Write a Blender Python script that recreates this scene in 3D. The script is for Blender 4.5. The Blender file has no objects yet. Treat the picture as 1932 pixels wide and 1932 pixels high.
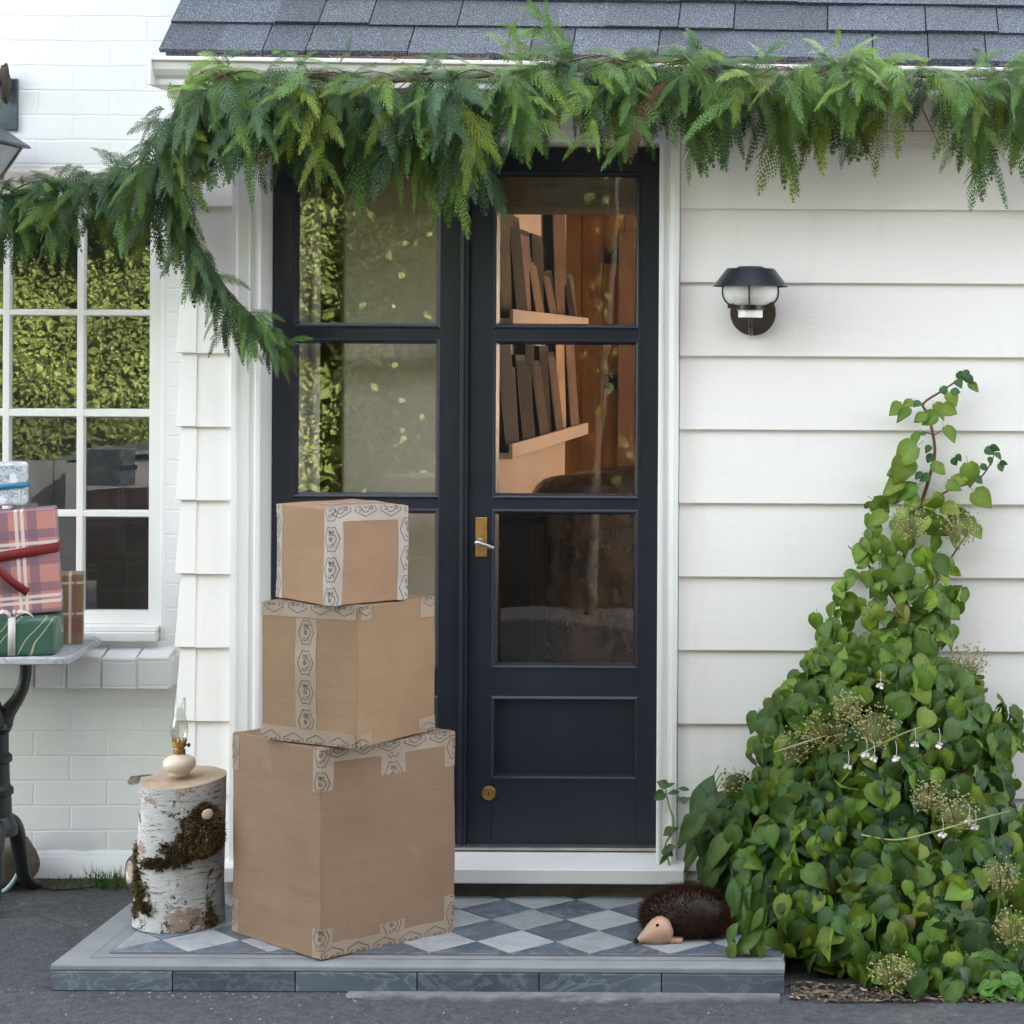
import bpy, math, random
import numpy as np
from mathutils import Vector, Matrix, Euler
sc = bpy.context.scene
COL = sc.collection
R = math.radians
rnd = random.Random(7)
rng = np.random.default_rng(11)

# ---------------------------------------------------------------- camera, sky, sun, exposure
CAMD, EYE, FOC = 5.9, 1.63, 3880.0           # camera distance to the clapboard wall, eye height, focal length in 1932-px units
ROLL = R(0.3)
cam = bpy.data.cameras.new('camera'); camo = bpy.data.objects.new('camera', cam); COL.objects.link(camo)
camo.location = (0, -CAMD, EYE); camo.rotation_euler = (math.pi/2, -ROLL, 0)
cam.sensor_width = 36; cam.lens = 36*FOC/1932
cam.shift_x = -(1597-966)/1932; cam.shift_y = -(966-658)/1932
cam.clip_start = .05; cam.clip_end = 400
sc.camera = camo
SUN_EL, SUN_AZ = R(23), R(35)
w = bpy.data.worlds.new("World"); sc.world = w; w.use_nodes = True
wn = w.node_tree; sky = wn.nodes.new('ShaderNodeTexSky'); sky.sky_type = 'NISHITA'; sky.sun_disc = False
sky.sun_elevation = SUN_EL; sky.sun_rotation = SUN_AZ; sky.dust_density = 3.0; sky.air_density = 1.0; sky.ozone_density = 1.0
hs = wn.nodes.new('ShaderNodeHueSaturation'); hs.inputs['Saturation'].default_value = .36
wn.links.new(sky.outputs[0], hs.inputs['Color']); wn.links.new(hs.outputs[0], wn.nodes['Background'].inputs[0])
wn.nodes['Background'].inputs[1].default_value = .15
sl = bpy.data.lights.new('sun', 'SUN'); sl.energy = 3.2; sl.angle = R(.5); sl.color = (1, .93, .82)
so = bpy.data.objects.new('sun', sl); COL.objects.link(so)
sd = Vector((math.sin(SUN_AZ)*math.cos(SUN_EL), math.cos(SUN_AZ)*math.cos(SUN_EL), math.sin(SUN_EL)))
so.rotation_euler = (-sd).to_track_quat('-Z', 'Y').to_euler()
sc.view_settings.view_transform = 'Standard'; sc.view_settings.look = 'None'
sc.view_settings.exposure = 3.58; sc.view_settings.gamma = 1
sc.render.engine = 'CYCLES'
sc.cycles.use_denoising = True; sc.cycles.max_bounces = 10; sc.cycles.transparent_max_bounces = 24
sc.cycles.sample_clamp_indirect = 6

# ---------------------------------------------------------------- measuring: a photo point at a known depth / height
CT, ST = math.cos(ROLL), math.sin(ROLL)
def P(px, py, Y=0.):
    u, v = px-1597, py-658; k = (CAMD+Y)/FOC
    return Vector(((u*CT+v*ST)*k, Y, EYE+(u*ST-v*CT)*k))
def G(px, py, z=0.):
    u, v = px-1597, py-658
    D = (EYE-z)*FOC/(v*CT-u*ST)
    return Vector(((u*CT+v*ST)*D/FOC, D-CAMD, z))

# ---------------------------------------------------------------- objects
ORIG = {}
def thing(name, label, cat, loc=(0, 0, 0), group=None, kind=None):
    o = bpy.data.objects.new(name, None); COL.objects.link(o); o.location = loc; o.empty_display_size = .1
    ORIG[o] = Vector(loc)
    tag(o, label, cat, group, kind)
    return o
def tag(o, label, cat=None, group=None, kind=None):
    o['label'] = label
    if cat: o['category'] = cat
    if group: o['group'] = group
    if kind: o['kind'] = kind
    return o

class MB:
    def __init__(s): s.v = []; s.f = []; s.c = []; s.n = 0; s.col = None
    def add(s, vs, fs, col=None):
        vs = np.asarray([tuple(x) for x in vs] if not isinstance(vs, np.ndarray) else vs, dtype=float)
        s.v.append(vs)
        for f in fs: s.f.append(np.asarray(f)+s.n)
        c = col if col is not None else (s.col or (1, 1, 1))
        s.c += [c]*len(fs)
        s.n += len(vs)
    def box(s, x0, x1, y0, y1, z0, z1, col=None):
        x0, x1 = min(x0, x1), max(x0, x1); y0, y1 = min(y0, y1), max(y0, y1); z0, z1 = min(z0, z1), max(z0, z1)
        s.add([(x0,y0,z0),(x1,y0,z0),(x1,y1,z0),(x0,y1,z0),(x0,y0,z1),(x1,y0,z1),(x1,y1,z1),(x0,y1,z1)],
              [(0,3,2,1),(4,5,6,7),(0,1,5,4),(1,2,6,5),(2,3,7,6),(3,0,4,7)], col)
    def hexa(s, pts, col=None):      # 4 bottom (ccw from above) + 4 top
        s.add(pts, [(0,3,2,1),(4,5,6,7),(0,1,5,4),(1,2,6,5),(2,3,7,6),(3,0,4,7)], col)
    def prism(s, poly, o, ax, ay, az, h, col=None):   # poly in (ax,ay) plane extruded along az by h
        o, ax, ay, az = map(Vector, (o, ax, ay, az)); n = len(poly)
        a = [o+ax*p[0]+ay*p[1] for p in poly]; b = [p+az*h for p in a]
        fs = [tuple(range(n))[::-1], tuple(range(n, 2*n))]+[(i, (i+1) % n, n+(i+1) % n, n+i) for i in range(n)]
        s.add(a+b, fs, col)
    def tube(s, path, rad, n=8, cap=True, col=None):
        path = [Vector(p) for p in path]; m = len(path)
        if not hasattr(rad, '__len__'): rad = [rad]*m
        if m >= 3:
            q, r2 = [], []
            for i in range(m-1):
                a, b, c, d = path[max(i-1, 0)], path[i], path[i+1], path[min(i+2, m-1)]
                for t in (0, .25, .5, .75):
                    q.append(((b*2)+(c-a)*t+(a*2-b*5+c*4-d)*t*t+(b*3-a-c*3+d)*t**3)*.5); r2.append(rad[i]*(1-t)+rad[i+1]*t)
            path = q+[path[-1]]; rad = r2+[rad[-1]]; m = len(path)
        vs = []; ref = None
        for i, p in enumerate(path):
            d = (path[min(i+1, m-1)]-path[max(i-1, 0)]).normalized()
            if ref is None:
                ref = d.orthogonal().normalized()
            ref = (ref-d*ref.dot(d)).normalized(); q = d.cross(ref)
            for k in range(n):
                a = 2*math.pi*k/n; vs.append(p+(ref*math.cos(a)+q*math.sin(a))*rad[i])
        fs = [(i*n+k, i*n+(k+1) % n, (i+1)*n+(k+1) % n, (i+1)*n+k) for i in range(m-1) for k in range(n)]
        if cap: fs += [tuple(range(n))[::-1], tuple(range((m-1)*n, m*n))]
        s.add(vs, fs, col)
    def lathe(s, prof, c, n=32, axis=(0, 0, 1), cap=True, col=None):   # prof (r, h)
        az = Vector(axis).normalized(); ax = az.orthogonal().normalized(); ay = az.cross(ax); c = Vector(c)
        vs = [c+ax*(r*math.cos(2*math.pi*k/n))+ay*(r*math.sin(2*math.pi*k/n))+az*h for r, h in prof for k in range(n)]
        m = len(prof)
        fs = [(i*n+k, i*n+(k+1) % n, (i+1)*n+(k+1) % n, (i+1)*n+k) for i in range(m-1) for k in range(n)]
        if cap: fs += [tuple(range(n))[::-1], tuple(range((m-1)*n, m*n))]
        s.add(vs, fs, col)
    def ring(s, ro, yo, ri, yi, col=None):   # sloped rectangular ring in XZ; rect = x0,x1,z0,z1
        A = [(ro[0],yo,ro[2]),(ro[1],yo,ro[2]),(ro[1],yo,ro[3]),(ro[0],yo,ro[3])]
        B = [(ri[0],yi,ri[2]),(ri[1],yi,ri[2]),(ri[1],yi,ri[3]),(ri[0],yi,ri[3])]
        s.add(A+B, [(i, (i+1) % 4, 4+(i+1) % 4, 4+i) for i in range(4)], col)
    def inst(s, V, F, cols, fw=None):       # V (k,n,3) instances of a proto with faces F; cols (k,3); fw = per-face brightness
        k, n, _ = V.shape; s.v.append(V.reshape(-1, 3))
        base = s.n
        for i in range(k):
            s.f.append((F+base+i*n))
            s.c.append(np.repeat(np.asarray(cols[i], float)[None, :], len(F), 0) if fw is None else np.asarray(cols[i], float)[None, :]*fw[:, None])
        s.n += k*n
        s.big = True
    def build(s, name, mat, parent=None, smooth=False, bevel=0, seg=2, jitter=0, merge=False):
        V = np.concatenate(s.v) if s.v else np.zeros((0, 3))
        loops = []; starts = []; tot = 0; colors = []
        for f, c in zip(s.f, s.c):
            if f.ndim == 1:
                loops.append(f); starts.append(np.array([tot])); tot += len(f); colors.append(np.asarray(c, float)[None, :])
            else:
                loops.append(f.reshape(-1)); starts.append(tot+np.arange(len(f))*f.shape[1]); tot += f.size; colors.append(c)
        L = np.concatenate(loops).astype(np.int32); S = np.concatenate(starts).astype(np.int32)
        C = np.concatenate(colors); C = np.concatenate([C, np.ones((len(C), 1))], 1).astype(np.float32)
        if parent is None:
            org = Vector(((V[:, 0].min()+V[:, 0].max())/2, (V[:, 1].min()+V[:, 1].max())/2, V[:, 2].min()))
        else: org = ORIG[parent]
        V = V-np.array(org)
        me = bpy.data.meshes.new(name)
        me.vertices.add(len(V)); me.vertices.foreach_set('co', V.astype(np.float32).ravel())
        me.loops.add(len(L)); me.loops.foreach_set('vertex_index', L)
        me.polygons.add(len(S)); me.polygons.foreach_set('loop_start', S)
        me.polygons.foreach_set('use_smooth', np.full(len(S), bool(smooth)))
        at = me.attributes.new('tint', 'FLOAT_COLOR', 'FACE'); at.data.foreach_set('color', C.ravel())
        me.update(calc_edges=True); me.validate()
        if merge:
            import bmesh
            bm = bmesh.new(); bm.from_mesh(me); bmesh.ops.remove_doubles(bm, verts=bm.verts, dist=1e-5); bm.to_mesh(me); bm.free()
        o = bpy.data.objects.new(name, me); COL.objects.link(o)
        if mat: me.materials.append(mat)
        if parent is None: o.location = org
        else: o.parent = parent
        ORIG[o] = org
        if bevel:
            b = o.modifiers.new('bevel', 'BEVEL'); b.width = bevel; b.segments = seg; b.limit_method = 'ANGLE'; b.angle_limit = R(40)
        return o

# ---------------------------------------------------------------- materials
class N:
    def __init__(s, name):
        s.m = bpy.data.materials.new(name); s.m.use_nodes = True; s.t = s.m.node_tree
        s.b = s.t.nodes['Principled BSDF']; s._co = None
    def node(s, typ, **kw):
        n = s.t.nodes.new(typ)
        for k, v in kw.items(): setattr(n, k, v)
        return n
    def put(s, sock, val):
        if hasattr(val, 'is_output'): s.t.links.new(val, sock)
        elif isinstance(val, (tuple, list)) and len(val) == 3 and sock.type == 'RGBA': sock.default_value = (*val, 1)
        else: sock.default_value = val
    def co(s, scale=None):
        if s._co is None: s._co = s.node('ShaderNodeTexCoord').outputs['Object']
        if scale is None: return s._co
        m = s.node('ShaderNodeMapping'); s.put(m.inputs['Vector'], s._co); m.inputs['Scale'].default_value = scale
        return m.outputs[0]
    def noise(s, scale, detail=4, rough=.55, vec=None, dist=0):
        n = s.node('ShaderNodeTexNoise'); n.inputs['Scale'].default_value = scale; n.inputs['Detail'].default_value = detail
        n.inputs['Roughness'].default_value = rough; n.inputs['Distortion'].default_value = dist
        s.put(n.inputs['Vector'], vec if vec is not None else s.co()); return n.outputs['Fac']
    def vor(s, scale, vec=None, feat='F1', out='Distance'):
        n = s.node('ShaderNodeTexVoronoi', feature=feat); n.inputs['Scale'].default_value = scale
        s.put(n.inputs['Vector'], vec if vec is not None else s.co()); return n.outputs[out]
    def ramp(s, fac, stops, interp='LINEAR'):
        n = s.node('ShaderNodeValToRGB'); cr = n.color_ramp; cr.interpolation = interp
        while len(cr.elements) < len(stops): cr.elements.new(.5)
        for e, (p, c) in zip(cr.elements, stops):
            e.position = p; c = (c, c, c) if not hasattr(c, '__len__') else c; e.color = (*c, 1)
        s.put(n.inputs[0], fac); return n.outputs[0]
    def mix(s, fac, a, b, mode='MIX'):
        n = s.node('ShaderNodeMix', data_type='RGBA', blend_type=mode)
        s.put(n.inputs[0], fac); s.put(n.inputs[6], a); s.put(n.inputs[7], b); return n.outputs[2]
    def math(s, op, a, b=None, c=None):
        n = s.node('ShaderNodeMath', operation=op); s.put(n.inputs[0], a)
        if b is not None: s.put(n.inputs[1], b)
        if c is not None: s.put(n.inputs[2], c)
        return n.outputs[0]
    def tint(s):
        return s.node('ShaderNodeAttribute', attribute_name='tint').outputs['Color']
    def xyz(s):
        n = s.node('ShaderNodeSeparateXYZ'); s.put(n.inputs[0], s.co()); return n.outputs
    def bump(s, h, strength=.3, dist=.01):
        n = s.node('ShaderNodeBump'); n.inputs['Strength'].default_value = strength; n.inputs['Distance'].default_value = dist
        s.put(n.inputs['Height'], h); s.t.links.new(n.outputs[0], s.b.inputs['Normal']); return n
    def set(s, col=None, rough=None, metal=None, spec=None, **kw):
        if col is not None: s.put(s.b.inputs['Base Color'], col)
        if rough is not None: s.put(s.b.inputs['Roughness'], rough)
        if metal is not None: s.b.inputs['Metallic'].default_value = metal
        if spec is not None: s.b.inputs['Specular IOR Level'].default_value = spec
        return s

def paint(name, col, rough=.5, var=.1, scale=5, bs=.15, bscale=60, metal=0, spec=.5, tinted=False, speck=None):
    m = N(name); n = m.noise(scale, 5)
    lo = tuple(c*(1-var) for c in col); hi = tuple(min(1, c*(1+var)) for c in col)
    c = m.ramp(n, [(.3, lo), (.7, hi)])
    if speck:
        f = m.ramp(m.noise(speck[0], 3, .7), [(speck[1], 0), (speck[1]+.04, 1)]); c = m.mix(f, c, speck[2])
    if tinted: c = m.mix(1., c, m.tint(), 'MULTIPLY')
    m.set(c, rough, metal, spec); m.bump(m.noise(bscale, 3), bs, .003)
    return m.m

M = {}
def siding():
    m = N('white_siding_paint'); n = m.noise(1.5, 5); z = m.xyz()[2]
    c = m.ramp(n, [(.3, (.85, .805, .76)), (.7, (.89, .85, .805))])
    st = m.ramp(m.noise(2.2, 6, .7, m.co((3, 1, .5))), [(.55, 0), (.75, .16)]); c = m.mix(st, c, (.55, .53, .47))
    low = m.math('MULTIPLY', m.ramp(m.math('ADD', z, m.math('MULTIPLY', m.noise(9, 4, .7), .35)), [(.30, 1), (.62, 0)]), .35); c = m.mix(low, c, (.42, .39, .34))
    c = m.mix(m.ramp(m.noise(48, 3, .7), [(.77, 0), (.80, .8)]), c, (.45, .42, .37))
    m.set(c, .5); m.bump(m.math('ADD', m.noise(90, 3), m.math('MULTIPLY', m.noise(5, 3, .5, m.co((1, 1, 5))), 2.)), .16, .003); return m.m
M['siding'] = siding()
M['trim'] = paint('white_trim_paint', (.78, .765, .73), .38, .03, 3, .1, 50, speck=(40, .77, (.5, .47, .42)))
M['frieze'] = paint('cream_frieze_paint', (.74, .66, .58), .5, .04, 2, .1, 60)
M['gutter'] = paint('gutter_enamel', (.80, .78, .74), .35, .04, 3, .05, 30)
M['navy'] = paint('navy_door_paint', (.0150, .0185, .0285), .34, .2, 4, .12, 45, speck=(70, .79, (.12, .12, .12)))
M['black_iron'] = paint('black_cast_iron', (.012, .014, .017), .42, .3, 20, .3, 80, spec=.6)
M['bronze'] = paint('dark_bronze', (.06, .045, .034), .45, .2, 8, .1, 60, metal=.3)
M['lamp_black'] = paint('black_lamp_enamel', (.012, .016, .024), .3, .1, 8, .02, 60)
M['brass'] = paint('aged_brass', (.55, .33, .11), .38, .3, 25, .2, 70, metal=.85)
M['steel'] = paint('worn_steel', (.55, .52, .48), .3, .15, 25, .1, 70, metal=.9)
M['opal'] = paint('opal_glass', (.82, .80, .76), .25, .02, 5, 0, 10)
M['concrete'] = paint('rough_concrete', (.20, .18, .155), .9, .35, 18, .8, 60)
M['wallpink'] = paint('warm_plaster', (.53, .41, .345), .7, .05, 3, .1, 80)
M['ceil'] = paint('ceiling_paint', (.6, .55, .48), .8, .04, 3, .05, 60)
M['interior'] = paint('dim_plaster', (.30, .26, .22), .8, .05, 3, .05, 60)
M['linen'] = paint('linen_curtain', (.74, .66, .56), .9, .06, 200, .3, 500)
M['dark'] = paint('dark_wood_frame', (.008, .0065, .005), .65, .3, 15, .1, 60, spec=.2)
M['tan'] = paint('tan_frame_face', (.26, .18, .125), .75, .3, 6, .1, 60, tinted=True, spec=.12)
M['stone'] = paint('brown_stone', (.16, .12, .095), .85, .4, 14, .7, 40)
M['hose'] = paint('pale_blue_rubber', (.33, .47, .50), .45, .1, 10, .05, 60)

def wood(name, a, b, rough=.45, scale=(1, 1, 1)):
    m = N(name); n = m.noise(6, 6, .6, m.co(scale), 1.2); f = m.noise(60, 3, .6, m.co(scale))
    c = m.ramp(n, [(.25, a), (.75, b)]); c = m.mix(m.math('MULTIPLY', f, .35), c, tuple(x*.45 for x in a))
    m.set(c, rough); m.bump(f, .15, .003); return m.m
M['orange_wood'] = wood('orange_wood_panelling', (.36, .175, .06), (.54, .29, .11), .4, (7, 7, .5))
M['floor_wood'] = wood('oak_floor', (.08, .045, .024), (.13, .08, .045), .35, (1, 8, 8))
M['endgrain'] = wood('log_end', (.36, .25, .16), (.52, .40, .28), .8, (9, 9, 9))
M['face_wood'] = wood('peach_beech', (.43, .25, .165), (.53, .33, .22), .5, (2, 8, 2))

def asphalt():
    m = N('asphalt'); a = m.noise(1.3, 6, .65); b = m.noise(190, 3, .7); v = m.vor(130); big = m.noise(.45, 3)
    c = m.ramp(b, [(.3, (.018, .018, .020)), (.5, (.042, .043, .047)), (.72, (.135, .135, .142))])
    c = m.mix(m.ramp(a, [(.35, 0), (.7, .75)]), c, (.058, .058, .061))
    c = m.mix(m.ramp(big, [(.5, 0), (.68, .6)]), c, (.05, .048, .05))
    pat = m.ramp(m.noise(3.2, 5, .7), [(.56, 0), (.66, .55)]); c = m.mix(pat, c, (.095, .094, .092))
    gr = m.ramp(m.noise(55, 4, .75), [(.36, .62), (.5, 1), (.66, 1.5)]); c = m.mix(1., c, gr, 'MULTIPLY')
    ck = m.ramp(m.vor(1.1, m.co((1, 1.3, 1)), 'DISTANCE_TO_EDGE'), [(0, .8), (.006, 0)]); c = m.mix(m.math('MULTIPLY', ck, m.ramp(m.noise(1.7, 3), [(.5, 0), (.6, 1)])), c, (.012, .012, .013))
    m.set(c, .88); m.bump(m.math('ADD', m.math('MULTIPLY', b, .7), m.math('MULTIPLY', v, .5)), .9, .006); return m.m
M['asphalt'] = asphalt()
def moss():
    m = N('damp_mossy_soil'); a = m.noise(9, 5, .7); c = m.ramp(a, [(.35, (.035, .028, .02)), (.55, (.06, .055, .035)), (.7, (.045, .075, .02))])
    m.set(c, .95); m.bump(m.noise(70, 4), .9, .01); return m.m
M['moss'] = moss()
def apron():
    m = N('worn_concrete_apron'); a = m.noise(14, 6, .7); c = m.ramp(a, [(.3, (.10, .098, .093)), (.6, (.19, .187, .178)), (.75, (.25, .245, .232))])
    wear = m.math('ADD', m.xyz()[1], m.math('MULTIPLY', m.noise(13, 6, .75), .17)); c = m.mix(m.ramp(wear, [(.055, 1), (.10, .15)]), c, (.048, .048, .051))
    m.set(c, .9); m.bump(m.noise(120, 3), .6, .004); return m.m
M['apron'] = apron()

def brick():
    m = N('white_painted_brick'); t = m.node('ShaderNodeTexBrick')
    mp = m.node('ShaderNodeMapping'); m.put(mp.inputs['Vector'], m.co()); mp.inputs['Rotation'].default_value = (R(-90), 0, 0)
    dn = m.node('ShaderNodeTexNoise'); dn.inputs['Scale'].default_value = 5; m.put(dn.inputs['Vector'], mp.outputs[0])
    ad = m.node('ShaderNodeVectorMath', operation='MULTIPLY_ADD'); m.put(ad.inputs[0], dn.outputs['Color']); ad.inputs[1].default_value = (.016, .016, 0); m.put(ad.inputs[2], mp.outputs[0])
    m.put(t.inputs['Vector'], ad.outputs[0])
    t.inputs['Scale'].default_value = 1; t.inputs['Brick Width'].default_value = .225; t.inputs['Row Height'].default_value = .0755
    t.inputs['Mortar Size'].default_value = .005; t.inputs['Mortar Smooth'].default_value = .9; t.inputs['Bias'].default_value = 0
    t.inputs['Color1'].default_value = (.55, .55, .55, 1); t.inputs['Color2'].default_value = (.8, .8, .8, 1); t.inputs['Mortar'].default_value = (0, 0, 0, 1)
    g = m.node('ShaderNodeRGBToBW'); m.put(g.inputs[0], t.outputs['Color'])
    n1 = m.noise(35, 5, .65); n2 = m.noise(9, 4, .6)
    h = m.math('ADD', m.math('MULTIPLY', g.outputs[0], 1.1), m.math('ADD', m.math('MULTIPLY', n1, .5), m.math('MULTIPLY', n2, .7)))
    c = m.ramp(m.noise(2.2, 5, .6), [(.3, (.70, .70, .68)), (.7, (.80, .79, .77))])
    c = m.mix(m.ramp(m.noise(38, 4, .75), [(.72, 0), (.78, .7)]), c, (.36, .34, .30))
    m.set(c, .62); m.bump(h, .26, .008); return m.m
M['brick'] = brick()

def shingle():
    m = N('slate_blue_shingle'); g = m.noise(300, 2, .75); b = m.noise(5, 4)
    c = m.ramp(g, [(.34, (.007, .009, .012)), (.5, (.042, .049, .060)), (.66, (.19, .21, .24))])
    c = m.mix(1., c, m.tint(), 'MULTIPLY'); c = m.mix(m.ramp(b, [(.4, 0), (.75, .3)]), c, (.04, .042, .048))
    m.set(c, .9); m.bump(g, .8, .004); return m.m
M['shingle'] = shingle()

def marble(name, a, b, vein, scale, sharp):
    m = N(name); w1 = m.noise(scale, 7, .6, m.co((1, 1.4, 2)), 1.6)
    v = m.ramp(w1, [(.5-sharp, 0), (.5, 1), (.5+sharp, 0)])
    base = m.ramp(m.noise(scale*.5, 5, .6, None, .8), [(.3, a), (.7, b)])
    c = m.mix(m.math('MULTIPLY', v, .6), base, vein); c = m.mix(1., c, m.tint(), 'MULTIPLY')
    c = m.mix(m.ramp(m.noise(26, 5, .75), [(.55, 0), (.72, .4)]), c, (.14, .125, .105))
    m.set(c, .42); m.bump(m.noise(50, 4), .18, .003); return m.m
M['marble_dark'] = marble('blue_grey_marble', (.05, .064, .082), (.12, .142, .17), (.21, .24, .27), 5, .035)
M['marble_light'] = marble('white_marble', (.29, .30, .30), (.39, .40, .405), (.22, .235, .25), 6, .05)
M['marble_table'] = marble('grey_veined_marble', (.30, .31, .33), (.55, .56, .58), (.16, .17, .2), 9, .07)
M['border'] = paint('weathered_stone_border', (.205, .208, .212), .75, .12, 12, .4, 60, speck=(30, .66, (.24, .21, .17)))
M['grout'] = paint('dark_grout', (.11, .095, .08), .95, .3, 20, .4, 60)

def card():
    m = N('corrugated_cardboard'); n = m.noise(2.6, 4); fl = m.noise(1.5, 1, .5, m.co((.6, .6, 150))); fine = m.noise(260, 3, .7)
    c = m.ramp(n, [(.3, (.215, .134, .080)), (.7, (.265, .172, .108))])
    c = m.mix(m.math('MULTIPLY', fl, .10), c, (.20, .13, .085)); c = m.mix(m.math('MULTIPLY', fine, .22), c, (.19, .125, .08))
    c = m.mix(m.ramp(m.noise(4, 6, .7), [(.6, 0), (.75, .25)]), c, (.42, .32, .235))
    c = m.mix(1., c, m.tint(), 'MULTIPLY')
    m.set(c, .75, spec=.25)
    cr = m.math('ADD', m.noise(.9, 3, .5, m.co((1, 1, 11))), m.math('MULTIPLY', m.noise(7, 4, .6), .7))
    m.bump(m.math('ADD', m.math('MULTIPLY', fl, .12), m.math('MULTIPLY', cr, 1.3)), .5, .007); return m.m
M['card'] = card()
M['tape_clear'] = paint('kraft_tape', (.275, .205, .148), .32, .05, 8, .25, 25)
M['tape_white'] = paint('white_tape', (.35, .298, .255), .36, .04, 8, .25, 25)
M['ink'] = paint('dark_ink', (.03, .026, .028), .5, .1, 8, 0, 30)

def glass(name, ior=1.7, wob=.25, wscale=6):
    m = N(name); t = m.t; t.nodes.remove(m.b)
    out = t.nodes['Material Output']
    tr = m.node('ShaderNodeBsdfTransparent'); tr.inputs[0].default_value = (.95, .955, .94, 1)
    gl = m.node('ShaderNodeBsdfGlossy'); gl.inputs['Roughness'].default_value = .0
    lw = m.node('ShaderNodeLayerWeight'); f0 = ((ior-1)/(ior+1))**2
    fr = m.node('ShaderNodeMath', operation='MULTIPLY_ADD'); m.put(fr.inputs[0], m.math('POWER', lw.outputs['Facing'], 5.)); fr.inputs[1].default_value = 1-f0; fr.inputs[2].default_value = f0
    mx = m.node('ShaderNodeMixShader')
    bp = m.node('ShaderNodeBump'); bp.inputs['Strength'].default_value = wob; bp.inputs['Distance'].default_value = .004
    m.put(bp.inputs['Height'], m.noise(wscale, 2, .4, m.co((1, 1, .55)))); t.links.new(bp.outputs[0], gl.inputs['Normal'])
    t.links.new(fr.outputs[0], mx.inputs[0]); t.links.new(tr.outputs[0], mx.inputs[1]); t.links.new(gl.outputs[0], mx.inputs[2]); t.links.new(mx.outputs[0], out.inputs[0])
    return m.m
M['glass'] = glass('door_glass', 2.1, .06, 7)
M['old_glass'] = glass('old_wavy_glass', 2.05, .03, 8)
M['mid_glass'] = glass('thin_old_glass', 1.72, .03, 8)
M['clear_glass'] = glass('clear_door_glass', 1.5, .08, 7)
def blind():  # translucent sheet that turns the sun into soft room light
    m = N('light_diffuser'); t = m.node('ShaderNodeBsdfTranslucent'); t.inputs[0].default_value = (.76, .67, .585, 1)
    m.t.links.new(t.outputs[0], m.t.nodes['Material Output'].inputs[0]); return m.m
M['blind'] = blind()
M['lamp_glass'] = glass('clear_lamp_glass', 1.9, 0, 5)
M['lantern_glass'] = paint('dusty_lantern_glass', (.36, .39, .40), .2, .15, 15, .05, 40)

def leaf(name, rough=.5, trans=.35, var=.25, spec=.4):
    m = N(name); c = m.tint(); n = m.noise(30, 4, .6)
    c = m.mix(m.ramp(n, [(.3, var), (.7, 0)]), c, (.03, .05, .015))
    m.set(c, rough, spec=spec)
    tl = m.node('ShaderNodeBsdfTranslucent'); mx = m.node('ShaderNodeMixShader'); mx.inputs[0].default_value = trans
    m.put(tl.inputs[0], m.mix(1., c, (1.25, 1.35, .6), 'MULTIPLY'))
    t = m.t; out = t.nodes['Material Output']
    t.links.new(m.b.outputs[0], mx.inputs[1]); t.links.new(tl.outputs[0], mx.inputs[2]); t.links.new(mx.outputs[0], out.inputs[0])
    m.bump(n, .2, .002)
    return m.m
M['cedar'] = leaf('cedar_foliage', .6, .18, .25, .15)
M['leaf'] = leaf('broad_leaf', .5, .30, .3, .28)
M['hedgeleaf'] = leaf('hedge_leaf', .5, .35, .2, .3)
M['stem'] = paint('green_brown_stem', (.16, .075, .04), .7, .3, 15, .3, 60)
M['paletwig'] = paint('pale_green_twig', (.26, .28, .12), .7, .2, 15, .3, 60)
M['flower'] = paint('faded_flower_head', (.28, .255, .10), .8, .3, 30, .1, 60)
M['petal'] = paint('white_pink_petal', (.72, .64, .60), .6, .1, 30, .1, 60)
M['bark'] = paint('dark_bark', (.05, .04, .03), .9, .4, 12, .8, 25)
M['bristle'] = paint('brown_bristle', (.03, .012, .006), .6, .3, 30, 0, 60, tinted=False)
M['mossfuzz'] = paint('brown_moss', (.085, .056, .02), .95, .4, 40, .3, 60, tinted=True)
M['blocker'] = paint('charcoal_blocker', (.009, .009, .009), .9, .25, 4, .3, 40, spec=0)
M['fence'] = paint('dark_grey_boards', (.085, .085, .09), .8, .25, 4, .3, 40)

def birch():
    m = N('birch_bark'); x = m.xyz()
    base = m.ramp(m.noise(7, 5, .6), [(.3, (.40, .385, .365)), (.7, (.60, .585, .565))])
    ln = m.ramp(m.noise(16, 4, .7, m.co((1.2, 1.2, 9))), [(.585, 0), (.63, .9)]); c = m.mix(ln, base, (.10, .075, .06))
    bl = m.ramp(m.noise(11, 5, .75), [(.62, 0), (.68, .9)]); c = m.mix(bl, c, (.07, .05, .032))
    peel = m.ramp(m.noise(6, 6, .75, m.co((1, 1, 1.6))), [(.53, 0), (.57, .8)]); c = m.mix(peel, c, (.26, .15, .085))
    dk = m.ramp(m.noise(8, 6, .8, m.co((1, 1, .8)), 1.), [(.575, 0), (.60, .95)]); c = m.mix(dk, c, (.045, .032, .022))
    m.set(c, .72); m.bump(m.math('ADD', m.noise(30, 5, .7, m.co((1, 1, 4))), bl), .6, .006); return m.m
M['birch'] = birch()

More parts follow.
